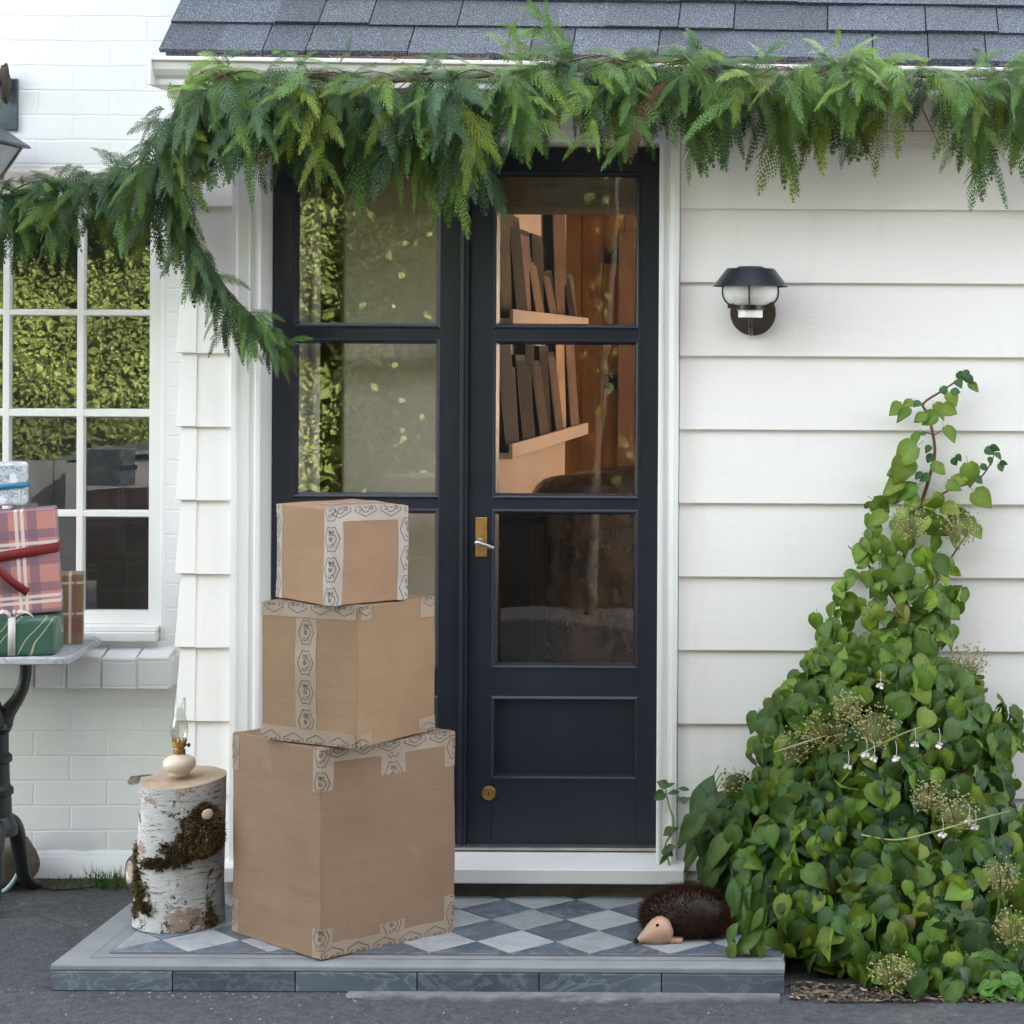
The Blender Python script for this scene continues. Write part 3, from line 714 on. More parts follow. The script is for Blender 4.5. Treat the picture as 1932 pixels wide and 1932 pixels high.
class Carton:
    def __init__(s, name, label, near, angL, angR, la, lb, h, bulge=.003, tint=(1, 1, 1), seed=1):
        s.N = near; s.a = Vector((math.cos(R(angL)), math.sin(R(angL)), 0)); s.b = Vector((math.cos(R(angR)), math.sin(R(angR)), 0))
        s.la, s.lb, s.h, s.bg = la, lb, h, bulge; s.r = random.Random(seed)
        s.nL = -(s.b-s.a*s.b.dot(s.a)).normalized(); s.nR = -(s.a-s.b*s.a.dot(s.b)).normalized()
        s.ph = [s.r.uniform(0, 6) for _ in range(6)]
        c = near+s.a*la/2+s.b*lb/2
        s.root = thing(name, label, 'cardboard box', (c.x, c.y, near.z), 'stacked cardboard parcels')
        mb = MB(); n = 16
        for f in 'LRTBab':
            g = [[s.fp(f, i/n, j/n) for j in range(n+1)] for i in range(n+1)]
            flat = [p for row in g for p in row]
            fs = [(i*(n+1)+j, (i+1)*(n+1)+j, (i+1)*(n+1)+j+1, i*(n+1)+j+1) for i in range(n) for j in range(n)]
            if f in 'RTb': pass
            mb.add(flat, fs, tint)
        o = mb.build('carton', M['card'], s.root, merge=True)
        import bmesh
        bm = bmesh.new(); bm.from_mesh(o.data); bmesh.ops.recalc_face_normals(bm, faces=bm.faces); bm.to_mesh(o.data); bm.free()
        b = o.modifiers.new('bevel', 'BEVEL'); b.width = .0025; b.segments = 2; b.limit_method = 'ANGLE'; b.angle_limit = R(50)
    def disp(s, u, v, k):
        e = math.sin(math.pi*min(max(u, 0), 1))*math.sin(math.pi*min(max(v, 0), 1))
        return s.bg*e*(1.1+.6*math.sin(5*u+s.ph[k])+.5*math.sin(7*v+s.ph[(k+2) % 6]))
    def fp(s, f, u, v):           # u, v fractions; the whole box is a little crushed and wavy
        from mathutils import noise
        p = s.fp0(f, u, v); q = noise.noise_vector((p+Vector((s.la*40, s.h*17, 0)))*7.)*.0035+noise.noise_vector((p+Vector((s.h*31, 0, 0)))*19.)*.0013
        if p.z < s.N.z+.012: q.z = max(q.z, 0)*.3
        return p+q
    def fp0(s, f, u, v):
        N, a, b, z = s.N, s.a, s.b, Vector((0, 0, 1))
        if f == 'L': return N+a*(u*s.la)+z*(v*s.h)+s.nL*s.disp(u, v, 0)
        if f == 'R': return N+b*(u*s.lb)+z*(v*s.h)+s.nR*s.disp(u, v, 1)
        if f == 'T': return N+a*(u*s.la)+b*(v*s.lb)+z*(s.h+s.disp(u, v, 2)*.8)
        if f == 'B': return N+a*(u*s.la)+b*(v*s.lb)
        if f == 'a': return N+a*s.la+b*(u*s.lb)+z*(v*s.h)
        if f == 'b': return N+b*s.lb+a*(u*s.la)+z*(v*s.h)
    def L(s, x, z, o): return s.fp('L', x/s.la, z/s.h)+s.nL*o
    def Rr(s, x, z, o): return s.fp('R', x/s.lb, z/s.h)+s.nR*o
    def T(s, x, y, o): return s.fp('T', x/s.la, y/s.lb)+Vector((0, 0, o))
    def tape(s, chart, u0, u1, v0, v1, mat, start=.03, pitch=.0745, marks=True, flip=False):
        mb = MB(); nu = max(2, int((u1-u0)/.02)); vs_ = sorted({v0, v1}|({0.} if v0 < 0 < v1 else set())|{v0+(v1-v0)*i/4 for i in range(5)})
        g = [chart(u0+(u1-u0)*i/nu+(s.r.uniform(-.0015, .0015) if i in (0, nu) else 0), v, .0007) for i in range(nu+1) for v in vs_]; m = len(vs_)
        mb.add(g, [(i*m+j, (i+1)*m+j, (i+1)*m+j+1, i*m+j+1) for i in range(nu) for j in range(m-1)])
        t = mb.build('tape', mat, s.root, smooth=False)
        if not marks: return
        mb = MB(); x = u0+start; wd = .00085
        inside = lambda p: u0 <= p[0] <= u1 and v0 <= p[1] <= v1
        while x < u1+.035:
            for pl in EMB:
                for p, q in zip(pl[:-1], pl[1:]):
                    p2 = (x+p[0], p[1]); q2 = (x+q[0], q[1])
                    if not (inside(p2) and inside(q2)): continue
                    dx, dy = q2[0]-p2[0], q2[1]-p2[1]; l = math.hypot(dx, dy) or 1; nx, ny = -dy/l*wd, dx/l*wd; ex, ey = dx/l*wd*.5, dy/l*wd*.5
                    qs = [(p2[0]-ex+nx, p2[1]-ey+ny), (p2[0]-ex-nx, p2[1]-ey-ny), (q2[0]+ex-nx, q2[1]+ey-ny), (q2[0]+ex+nx, q2[1]+ey+ny)]
                    mb.add([chart(u_, v_, .0012) for u_, v_ in qs], [(0, 1, 2, 3)])
            x += pitch
        if mb.n: mb.build('printed_emblem', M['ink'], t)

TW = .070
nb = G(604, 1811.5, TILE)
big = Carton('cardboard_box', 'largest brown cardboard box, bottom of the stack of three on the doorstep', nb, 140.5, 42., .385, .39, .533, .004, (.93, .93, .95), 2)
def top_R(c): return lambda u, v, o: c.T(v, u, o) if v > 0 else c.Rr(u, c.h+v, o)
def top_L(c): return lambda u, v, o: (c.T(u, -v, o) if v < 0 else c.L(u, c.h-v, o)) if u >= 0 else (c.T(0, -v, o) if v < 0 else c.Rr(-u, c.h-v, o))
def near_V(c, z0=0.): return lambda u, v, o: c.L(v, z0+u, o) if v > 0 else c.Rr(-v, z0+u, o)
def bot_R(c): return lambda u, v, o: c.Rr(u, v, o)
def on_R(c, x0): return lambda u, v, o: c.Rr(x0-v, u, o)
def on_L(c, x0): return lambda u, v, o: c.L(x0+v, u, o)
big.tape(top_R(big), 0, big.lb, -TW/2, TW/2, M['tape_clear'], .045)
big.tape(near_V(big), big.h-.108, big.h-.001, -TW/2, TW/2*.9, M['tape_clear'], .02)
big.tape(near_V(big), .001, .075, -TW/2, TW/2*.9, M['tape_clear'], .05)
big.tape(on_R(big, .205), big.h-.085, big.h-.03, -TW/2, TW/2, M['tape_clear'], .0)
big.tape(on_R(big, .205), .028, .062, -TW/2, TW/2, M['tape_clear'], .026)
big.tape(bot_R(big), 0, big.lb, 0, TW*.52, M['tape_clear'], .035)
big.tape(on_R(big, big.lb), big.h-.09, big.h-.005, 0, TW*.45, M['tape_clear'], .05)
big.tape(on_R(big, big.lb), .02, .10, 0, TW*.45, M['tape_clear'], .03)
big.tape(on_L(big, big.la), big.h-.10, big.h-.004, -TW*.42, -.0005, M['tape_clear'], .05)
big.tape(on_L(big, big.la), .004, .09, -TW*.42, -.0005, M['tape_clear'], .05)
zb = TILE+big.h+.0045
mn = G(674, 1414, zb)
midb = Carton('cardboard_box', 'middle cardboard box of the stack with a vertical strip of printed tape', mn, 154, 63, .315, .31, .358, .0035, (1.06, 1.05, .98), 5)
midb.tape(top_L(midb), -.055, midb.la, -TW/2, TW/2, M['tape_clear'], .02, .077)
midb.tape(on_L(midb, .165), .036, midb.h-.037, -TW/2, TW/2, M['tape_clear'], .02, .0765)
midb.tape(lambda u, v, o: midb.L(-u, v, o) if u < 0 else midb.Rr(u, v, o), -midb.la, .055, .001, TW*.55, M['tape_clear'], .035, .074)
midb.tape(lambda u, v, o: (midb.Rr(midb.lb-u, midb.h-v, o)), 0, .065, 0.0, TW*.75, M['tape_clear'], .018)
midb.tape(lambda u, v, o: (midb.Rr(midb.lb-.065+u, v, o)), 0, .065, .0, TW*.55, M['tape_clear'], .036)
zt3 = zb+midb.h+.004
tn = G(622, 1144.5, zt3)
topb = Carton('cardboard_box', 'smallest pale cardboard box edged with white printed tape, topmost of the stack', tn, 134, 44.5, .272, .230, .246, .0025, (1.2, 1.13, 1.1), 9)
topb.tape(top_R(topb), 0, topb.lb, -TW/2, TW/2, M['tape_white'], .028)
topb.tape(near_V(topb), 0.001, topb.h, -TW/2, TW*.42, M['tape_white'], .015, .0765)
topb.tape(on_L(topb, topb.la), .001, topb.h, -TW*.45, -.0005, M['tape_white'], .035, .0765)
topb.tape(on_R(topb, topb.lb), .001, topb.h-.03, .0005, TW*.45, M['tape_white'], .03, .0765)
topb.tape(lambda u, v, o: topb.T(topb.la*.52-v, u, o), .06, topb.lb, -TW/2, TW/2, M['tape_white'], .05)

# ================================================================ birch log and oil lamp
lc = Vector((G(308, 1763, TILE).x, G(331, 1763, TILE).y+.118, TILE)); LR = .110
lk = (CAMD+lc.y)/FOC
LH = P(331, 1467, lc.y).z-TILE
log = thing('birch_log', 'upright birch log section with brown mossy burl on the doorstep', 'log', lc)
mb = MB(); n, m = 64, 40
def logr(a, t):
    return LR*(1+.035*math.sin(2*a+1)+.02*math.sin(3*a+2*t)+.015*math.sin(5*a+7*t)+.06*(1-t)**3-.02*t+.012*math.sin(11*a+9*t))
vs = []
for j in range(m+1):
    t = j/m
    for i in range(n):
        a = 2*math.pi*i/n; r = logr(a, t); sl_ = .012*math.sin(a+.5)*(t if j == m else t) if True else 0
        vs.append(lc+Vector((r*math.cos(a)+.012*t, r*math.sin(a), LH*t+(sl_ if j else .004*math.sin(a*2)))))
mb.add(vs, [(j*n+i, j*n+(i+1) % n, (j+1)*n+(i+1) % n, (j+1)*n+i) for j in range(m) for i in range(n)])
mb.build('bark', M['birch'], log, smooth=True)
rim = [vs[m*n+i] for i in range(n)]; cen = sum(rim, Vector())/n
mb = MB(); inn = [cen+(p-cen)*.955+Vector((0, 0, .001)) for p in rim]
mb.add(inn+[cen+Vector((0, 0, .003))], [(i, (i+1) % n, n) for i in range(n)]); mb.add(rim+inn, [(i, (i+1) % n, n+(i+1) % n, n+i) for i in range(n)])
mb.build('cut_top', M['endgrain'], log)
# burl: lumpy knob with fuzz, plus moss streak and a left knot
def blob(mb, c, rx, ry, rz_, n=20, m=14, amp=.12, seed=0):
    r_ = random.Random(seed); p = [r_.uniform(0, 6) for _ in range(6)]; vs = []
    for j in range(m+1):
        th = math.pi*j/m
        for i in range(n):
            a = 2*math.pi*i/n; k = 1+amp*(math.sin(3*a+p[0]+2*th)+.7*math.sin(5*th+p[1]+a)+.5*math.sin(7*a+p[2]-3*th))
            vs.append(Vector(c)+Vector((rx*k*math.sin(th)*math.cos(a), ry*k*math.sin(th)*math.sin(a), rz_*k*math.cos(th))))
    mb.add(vs, [(j*n+i, (j+1)*n+i, (j+1)*n+(i+1) % n, j*n+(i+1) % n) for j in range(m) for i in range(n)]); return vs
bc = P(388, 1566, lc.y-.082)
mb = MB(); blob(mb, bc, .044, .042, .058, 24, 16, .08, 3); mb.build('burl', M['mossfuzz'], log, smooth=True)
mb = MB()
def fuzz(mb, pts, nrm, k, l, seed, w=.0022):
    r_ = random.Random(seed)
    for _ in range(k):
        i = r_.randrange(len(pts)); p = pts[i]; d = (nrm(p)+Vector((r_.uniform(-.7, .7), r_.uniform(-.7, .7), r_.uniform(-.9, .5)))).normalized()
        q = p+d*l*r_.uniform(.4, 1.2); s_ = d.orthogonal().normalized()*w*r_.uniform(.6, 1.6); g = r_.uniform(.4, 1.8)
        c_ = (g, g*r_.uniform(.85, 1.1), g*.8); mb.add([p-s_, p+s_, q], [(0, 1, 2)], c_)
tmp = MB(); bp_ = blob(tmp, bc, .045, .043, .059, 40, 30, .08, 3)
fuzz(mb, bp_, lambda p: (p-bc).normalized(), 5200, .014, 4)
def on_log(px, py):
    q_ = P(px, py, lc.y); dx = max(-.97, min(.97, (q_.x-lc.x-.004)/(LR*1.03))); t = (q_.z-TILE)/LH
    a = -math.acos(dx); r = logr(a, t)+.001
    return lc+Vector((r*math.cos(a)+.012*t, r*math.sin(a), LH*t))
mp = []
r_ = random.Random(5)
for cx, cy, sx_, sy_, k in ((360, 1600, 26, 14, 320), (325, 1610, 22, 9, 200), (300, 1613, 14, 8, 110), (372, 1560, 16, 34, 260), (275, 1640, 10, 20, 120), (288, 1670, 10, 22, 150), (300, 1695, 14, 12, 120), (278, 1700, 8, 14, 60), (262, 1660, 6, 14, 60), (408, 1720, 6, 30, 90), (340, 1580, 16, 10, 60), (268, 1600, 6, 20, 50)):
    for _ in range(k): mp.append(on_log(r_.gauss(cx, sx_*.55), r_.gauss(cy, sy_*.55)))
fuzz(mb, mp, lambda p: Vector((p.x-lc.x, p.y-lc.y, -.03)).normalized(), 6500, .012, 6)
mb.build('moss', M['mossfuzz'], log)
kc = on_log(258, 1640); kd = Vector((kc.x-lc.x, kc.y-lc.y-.05, .01)).normalized()
mb = MB(); mb.lathe([(.058, -.03), (.050, .0), (.043, .014), (.036, .020), (.031, .018)], kc-kd*.004, 24, kd, cap=False); mb.build('knot_rim', M['bark'], log, smooth=True)
mb = MB(); mb.lathe([(.033, .0), (.031, .0185), (.024, .021), (.016, .0165)], kc-kd*.004, 24, kd); mb.build('knot', M['birch'], log, smooth=True)
mb = MB(); mb.lathe([(.017, .0172), (.010, .018), (.0005, .0185)], kc-kd*.004, 20, kd, cap=False); mb.build('knot_cut', M['endgrain'], log)
cp = P(390, 1538, lc.y-.12); cp.y = bc.y-.030
mb = MB(); mb.lathe([(.014, -.012), (.0145, .004), (.011, .007), (.0005, .0075)], cp, 18, (.05, -1, .1)); mb.build('branch_stub', M['endgrain'], log, smooth=True)
pk = P(252, 1466, lc.y-.02); mb = MB()
mb.add([pk+Vector(v) for v in ((.02, 0, .0), (-.004, -.012, .004), (-.014, -.01, -.012), (-.010, 0, -.022), (.014, .0, -.018), (.03, -.004, .008), (.055, .004, .006), (.03, .008, .0))], [(0, 1, 2, 3, 4), (1, 0, 5), (5, 0, 7, 6)])
mb.build('bark_flap', M['birch'], log)

lp = Vector((P(338, 1467, lc.y-.02).x, lc.y-.02, TILE+LH+.007+.006))
ol = thing('oil_lamp', 'small oil lamp with cream base and clear glass chimney on the birch log', 'oil lamp', lp)
u = (CAMD+lp.y)/FOC
mb = MB(); mb.lathe([(.001, 0), (.0275, 0), (.029, .003), (.027, .007), (.036, .012), (.0425, .022), (.0435, .030), (.040, .041), (.030, .049), (.017, .0535), (.015, .056)], lp, 40); mb.build('reservoir', M['porcelain'], ol, smooth=True)
mb = MB(); mb.lathe([(.0145, .055), (.0165, .056), (.0165, .066), (.0135, .068), (.013, .073), (.017, .074), (.0185, .078), (.0185, .088), (.0165, .089), (.006, .089), (.004, .096), (.001, .096)], lp, 28)
for i in range(10):
    a = i*math.pi/5; c_ = lp+Vector((.0178*math.cos(a), .0178*math.sin(a), .088)); mb.box(c_.x-.0022, c_.x+.0022, c_.y-.0022, c_.y+.0022, c_.z, c_.z+.008)
mb.build('burner', M['brass'], ol)
mb = MB(); mb.tube([lp+Vector((.012, -.004, .081)), lp+Vector((.026, -.008, .081))], .0018, 8); mb.lathe([(.005, 0), (.0055, .002), (.005, .004)], lp+Vector((.026, -.008, .081)), 14, (.95, -.3, 0)); mb.build('wick_knob', M['black_iron'], ol)
pr = [(.0165, .090), (.021, .100), (.0238, .115), (.0232, .130), (.019, .146), (.0162, .160), (.0156, .206)]
mb = MB(); mb.lathe(pr+[(r-.0012, h_) for r, h_ in pr[::-1]], lp, 36, cap=False); mb.build('glass_chimney', M['lamp_glass'], ol, smooth=True)

# ================================================================ wall lamp on the clapboards
LY = -.125
wl = thing('wall_lamp', 'black barn style wall lamp with opal globe on white clapboards', 'wall lamp', P(1416, 634, -.025))
c0 = P(1416, 541, LY); k = (CAMD+LY)/FOC
mb = MB(); hsh = 34*k
mb.lathe([(.1045, 0), (.1055, .001), (.067, hsh), (.040, hsh+.002), (.036, hsh+.006), (.0005, hsh+.0065), (.0005, hsh+.003), (.064, hsh-.003), (.1015, .001)], c0, 56, cap=False); mb.build('lamp_shade', M['lamp_black'], wl, smooth=False, bevel=0)
for pl in wl.children[-1].data.polygons: pl.use_smooth = True
wl.children[-1].data.set_sharp_from_angle(angle=R(35))
mb = MB(); mb.lathe([(.072, .018), (.0755, -.004), (.0735, -.024), (.064, -.040), (.046, -.050), (.040, -.052)], c0, 40, cap=False); mb.build('globe', M['opal'], wl, smooth=True)
mb = MB(); mb.lathe([(.0345, -.0535), (.0345, -.0855), (.033, -.087), (.001, -.087)], c0, 32, cap=True); mb.build('lower_glass', M['opal'], wl)
mb = MB(); mb.lathe([(.0345, -.050), (.040, -.050), (.040, -.0655), (.0345, -.0655)], c0, 36, cap=False); mb.build('collar', M['lamp_black'], wl)
for i, a in enumerate((-90, 0, 180, 90)):
    ca, sa = math.cos(R(a)), math.sin(R(a)); mb = MB()
    mb.tube([c0+Vector((r*ca, r*sa, z)) for r, z in ((.077, .004), (.0785, -.012), (.076, -.030), (.066, -.045), (.052, -.055), (.040, -.058))], .0024, 8)
    mb.build('cage_wire', M['lamp_black'], wl, smooth=True)
for s_ in (-1, 1):
    mb = MB(); o_ = c0+Vector((s_*.050, -.0, -.053)); mb.hexa([o_+Vector(v) for v in ((-.014, -.004, -.008), (.014, -.004, -.008+.006*s_*0), (.014, .004, -.008), (-.014, .004, -.008), (-.014, -.004, .004-.004*s_), (.014, -.004, .004+.006*s_), (.014, .004, .004+.006*s_), (-.014, .004, .004-.004*s_))]); mb.build('cage_clip', M['bronze'], wl)
bp = P(1421, 590, -.026)
mb = MB(); mb.lathe([(.0655, 0), (.0655, .006), (.0635, .008), (.001, .008)], bp, 48, (0, -1, 0)); mb.build('back_plate', M['bronze'], wl)
for dx in (-.034, .041):
    mb = MB(); mb.lathe([(.0035, .008), (.0035, .011), (.0005, .012)], bp+Vector((dx, 0, .004)), 12, (0, -1, 0)); mb.build('screw', M['bronze'], wl)
zz = P(1417, 630, -.06).z
mb = MB(); mb.tube([c0+Vector((0, 0, -.087)), c0+Vector((0, .0, -.108)), Vector((c0.x, LY+.012, zz+.014)), Vector((c0.x, LY+.035, zz)), Vector((c0.x, -.055, zz+.003)), Vector((c0.x, -.034, zz+.022))], .006, 12); mb.build('arm', M['lamp_black'], wl, smooth=True)

# ================================================================ old lantern on the brick wall
LNY = BY-.16
lo = thing('wall_lantern', 'weathered grey metal lantern on a square plate fixed to white brick', 'lantern', P(-12, 340, LNY))
p0, p1 = P(-58, 245, BY-.012), P(33, 148, BY-.012)
mb = MB(); mb.box(p0.x, p1.x, BY-.012, BY-.001, p0.z, p1.z); mb.build('back_plate', M['slate'], lo, bevel=.003)
cx = P(-40, 300, LNY).x
zr0, zr1, zbt = P(0, 270, LNY).z, P(0, 226, LNY).z, P(0, 337, LNY).z
def frus(mb, r0, z0, r1, z1, rot=0): 
    mb.hexa([(cx-r0, LNY-r0, z0), (cx+r0, LNY-r0, z0), (cx+r0, LNY+r0, z0), (cx-r0, LNY+r0, z0), (cx-r1, LNY-r1, z1), (cx+r1, LNY-r1, z1), (cx+r1, LNY+r1, z1), (cx-r1, LNY+r1, z1)])
mb = MB(); frus(mb, .112, zr0, .026, zr1); frus(mb, .112, zr0-.006, .1121, zr0-.0002); mb.build('lantern_roof', M['slate'], lo, bevel=.002)
mb = MB(); frus(mb, .052, zbt, .055, zbt+.010); mb.build('lantern_floor', M['slate'], lo)
rt, rb = .090, .048
for sx_ in (-1, 1):
    for sy_ in (-1, 1):
        mb = MB(); a0 = Vector((cx+sx_*rb, LNY+sy_*rb, zbt+.010)); a1 = Vector((cx+sx_*rt, LNY+sy_*rt, zr0-.006)); mb.tube([a0, a1], .0055, 4); mb.build('corner_bar', M['slate'], lo)
for (ax_, ay_) in ((0, -1), (1, 0), (-1, 0), (0, 1)):
    mb = MB(); q_ = Vector((-ay_, ax_, 0)); d_ = Vector((ax_, ay_, 0)); C_ = Vector((cx, LNY, 0))
    mb.add([C_+d_*(rb-.002)-q_*(rb-.006)+Vector((0, 0, zbt+.011)), C_+d_*(rb-.002)+q_*(rb-.006)+Vector((0, 0, zbt+.011)), C_+d_*(rt-.002)+q_*(rt-.006)+Vector((0, 0, zr0-.008)), C_+d_*(rt-.002)-q_*(rt-.006)+Vector((0, 0, zr0-.008))], [(0, 1, 2, 3)]); mb.build('lantern_pane', M['lantern_glass'], lo)
mb = MB(); e_ = P(4, 140, BY-.05); mb.tube([(cx, LNY, zr1), (cx, LNY, zr1+.05), (cx+.004, LNY+.02, zr1+.10), (cx+.01, BY-.05, zr1+.13), (cx+.012, BY-.01, zr1+.12)], [.012, .010, .010, .011, .014], 10)
blob(mb, (cx+.028, BY-.04, P(4, 160, BY).z), .018, .02, .055, 14, 10, .12, 8); mb.build('bracket', M['bark'], lo, smooth=True)

# ================================================================ table with presents
TZ = .752; TYf, TYb = -.13, .36
tx = P(127, 1250, TYf).x
tb = thing('marble_table', 'small marble topped table with black iron base by the window', 'table', (tx-.32, (TYf+TYb)/2, 0))
poly = [(tx-.66, TYf), (tx-.012, TYf), (tx, TYf+.015), (P(190, 1201, .27).x, .27), (P(190, 1201, .27).x-.09, TYb), (tx-.66, TYb)]
mb = MB(); mb.prism(poly, (0, 0, TZ-.022), (1, 0, 0), (0, 1, 0), (0, 0, 1), .022); mb.build('tabletop', M['marble_table'], tb, bevel=.004)
ccx, ccy = P(5, 1450, .10).x-.01, .10
mb = MB(); zc_ = lambda y: P(10, y, .10).z
mb.lathe([(.052, zc_(1575)), (.050, zc_(1560)), (.036, zc_(1540)), (.034, zc_(1500)), (.040, zc_(1498)), (.040, zc_(1488)), (.030, zc_(1480)), (.028, zc_(1440)), (.036, zc_(1436)), (.036, zc_(1426)), (.026, zc_(1420)), (.026, zc_(1385)), (.034, zc_(1375)), (.030, zc_(1362))], (ccx, ccy, 0), 20); mb.build('column', M['black_iron'], tb, smooth=False)
for a, af in ((20, 76), (140, 170), (260, 285)):
    ca, sa = math.cos(R(a)), math.sin(R(a)); pt = lambda r, z: Vector((ccx+r*ca, ccy+r*sa, z))
    mb = MB(); mb.tube([pt(.012, zc_(1368)), pt(.022, zc_(1345)), pt(.050, zc_(1318)), pt(.068, zc_(1285)), pt(.072, TZ-.023)], [.026, .024, .019, .017, .018], 8); mb.build('top_bracket', M['black_iron'], tb, smooth=True)
    ca, sa = math.cos(R(af)), math.sin(R(af)); pt = lambda r, z: Vector((ccx+r*ca, ccy+r*sa*.9, z))
    mb = MB(); mb.tube([pt(.02, zc_(1565)), pt(.055, zc_(1558)), pt(.085, zc_(1580)), pt(.105, zc_(1622)), pt(.125, .05), pt(.165, .018), pt(.195, .013)], [.024, .026, .024, .021, .019, .018, .013], 10); mb.build('leg', M['black_iron'], tb, smooth=True)
def giftbox(name, label, x0, x1, y0, y1, z0, z1, mat, rot=0, tilt=0, bev=.006):
    c_ = Vector(((x0+x1)/2, (y0+y1)/2, z0)); o = thing(name, label, 'present', c_, 'wrapped presents on the table')
    mb = MB(); mb.box(x0, x1, y0, y1, z0, z1); mb.build('wrapping', mat, o, bevel=bev, seg=3)
    o.rotation_euler = (0, tilt, rot)
    cr = Vector((x1, y0, z0)); o.location = cr-o.rotation_euler.to_matrix() @ (cr-c_)   # turned about its front right corner
    return o
def ribbon(o, pts, w, wdir, mat, name='ribbon', th=.0012):
    mb = MB(); pts = [Vector(p) for p in pts]; wd = Vector(wdir)*w/2; n_ = len(pts)
    up = [Vector((0, -th, 0))]*n_
    A = [p-wd for p in pts]; B = [p+wd for p in pts]
    mb.add(A+B, [(i, i+1, n_+i+1, n_+i) for i in range(n_-1)]); r__ = mb.build(name, mat, o, smooth=True)
    s_ = r__.modifiers.new('thick', 'SOLIDIFY'); s_.thickness = th; s_.offset = 0
    return r__
# green present at the front
gy = -.10; ga, gb = P(104, 1242, gy), P(100, 1166, gy)
g1 = giftbox('gift_box', 'green wrapped present with silver ribbon and thin gold lines, lowest at the table front', ga.x-.22, ga.x, gy, gy+.16, TZ+.0005, gb.z, M['green_paper'], R(12), 0, .014)
rx = P(27, 1200, gy).x
for_y = [(rx, gy+.165, TZ+.01), (rx, gy+.165, gb.z+.002), (rx, gy-.002, gb.z+.002), (rx, gy-.0025, TZ+.004)]
ribbon(g1, for_y, .020, (1, 0, 0), M['silver_ribbon'])
for i, (a, l) in enumerate(((25, .045), (75, .04), (150, .05), (205, .04))):
    ca, sa = math.cos(R(a)), math.sin(R(a)); b0 = Vector((rx, gy+.02, gb.z+.004))
    ribbon(g1, [b0, b0+Vector((ca*l*.5, -.02+sa*l*.2, .018)), b0+Vector((ca*l, -.015+sa*l*.3, .012)), b0+Vector((ca*l*1.3, -.01+sa*.02, -.001))], .018, (-sa*.5, .6, .4), M['silver_ribbon'], 'bow')
# kraft plaid present behind
ky = .13; ka, kb = P(157, 1213, ky), P(157, 1083, ky)
g2 = giftbox('gift_box', 'brown kraft plaid present standing behind the green one', ka.x-.15, ka.x, ky, ky+.10, TZ+.0005, kb.z, M['kraft_plaid'], R(19), 0, .005)
# red plaid present, leaning
py_ = -.02; ra, rb_ = P(119, 1153, py_), P(106, 957, py_)
g3 = giftbox('gift_box', 'large red plaid present tied with dark red velvet ribbon', ra.x-.285, ra.x-.004, py_, py_+.11, gb.z+.008, rb_.z-.0, M['red_plaid'], R(18), R(-3.6), .006)
o_ = Vector((ra.x-.285, py_, 0)); zr = P(60, 1038, py_).z; zr2 = P(112, 1030, py_).z
ribbon(g3, [(ra.x-.287, py_-.003, zr-.012), (ra.x-.16, py_-.0035, zr-.004), (ra.x-.002, py_-.003, zr2-.002), (ra.x-.0018, py_+.112, zr2-.002)], .028, (0, 0, 1), M['red_velvet'])
vx = P(-6, 1100, py_).x
ribbon(g3, [(vx, py_-.0045, gb.z+.012), (vx+.004, py_-.005, zr-.05), (vx+.008, py_-.004, rb_.z+.001), (vx+.008, py_+.112, rb_.z+.001)], .026, (1, 0, 0), M['red_velvet'])
k0 = P(-2, 1062, py_-.012)
ribbon(g3, [k0, P(14, 1072, py_-.02), P(32, 1092, py_-.016), P(58, 1112, py_-.006)], .026, (.45, 0, .75), M['red_velvet'], 'ribbon_tail')
mb = MB(); mb.tube([k0+Vector((.02*math.cos(a), -.004, .02*math.sin(a)-.006)) for a in np.linspace(0, 2*math.pi, 18)], .005, 8, cap=False); mb.build('ribbon_loop', M['red_velvet'], g3, smooth=True)
# blue floral present on top
fy_ = .0; fa, fb = P(50, 955, fy_), P(46, 873, fy_)
g4 = giftbox('gift_box', 'small blue floral present with teal ribbon on top of the red plaid one', fa.x-.16, fa.x-.0, fy_, fy_+.085, fa.z+.002, fb.z, M['floral'], R(18), 0, .010)
zf = P(25, 916, fy_).z
ribbon(g4, [(fa.x-.163, fy_-.003, zf-.01), (fa.x-.06, fy_-.003, zf-.002), (fa.x+.0015, fy_-.002, zf+.003), (fa.x+.0015, fy_+.087, zf+.004)], .016, (0, 0, 1), M['teal_ribbon'])
# things under the table
mb = MB(); sp = G(55, 1655, 0); blob(mb, (sp.x-.03, .29, .075), .095, .07, .085, 26, 16, .05, 12); tag(mb.build('round_stone', M['stone'], smooth=True), 'brown round stone behind the iron table leg at the foot of the brick wall', 'stone')
mb = MB(); hp_ = [P(x, y, .22) for x, y in ((34, 1575), (42, 1600), (41, 1625), (34, 1648), (22, 1668), (6, 1682), (-20, 1690))]; mb.tube(hp_, .0075, 8); tag(mb.build('garden_hose', M['hose'], smooth=True), 'pale blue hose curving down behind the black table leg', 'hose')

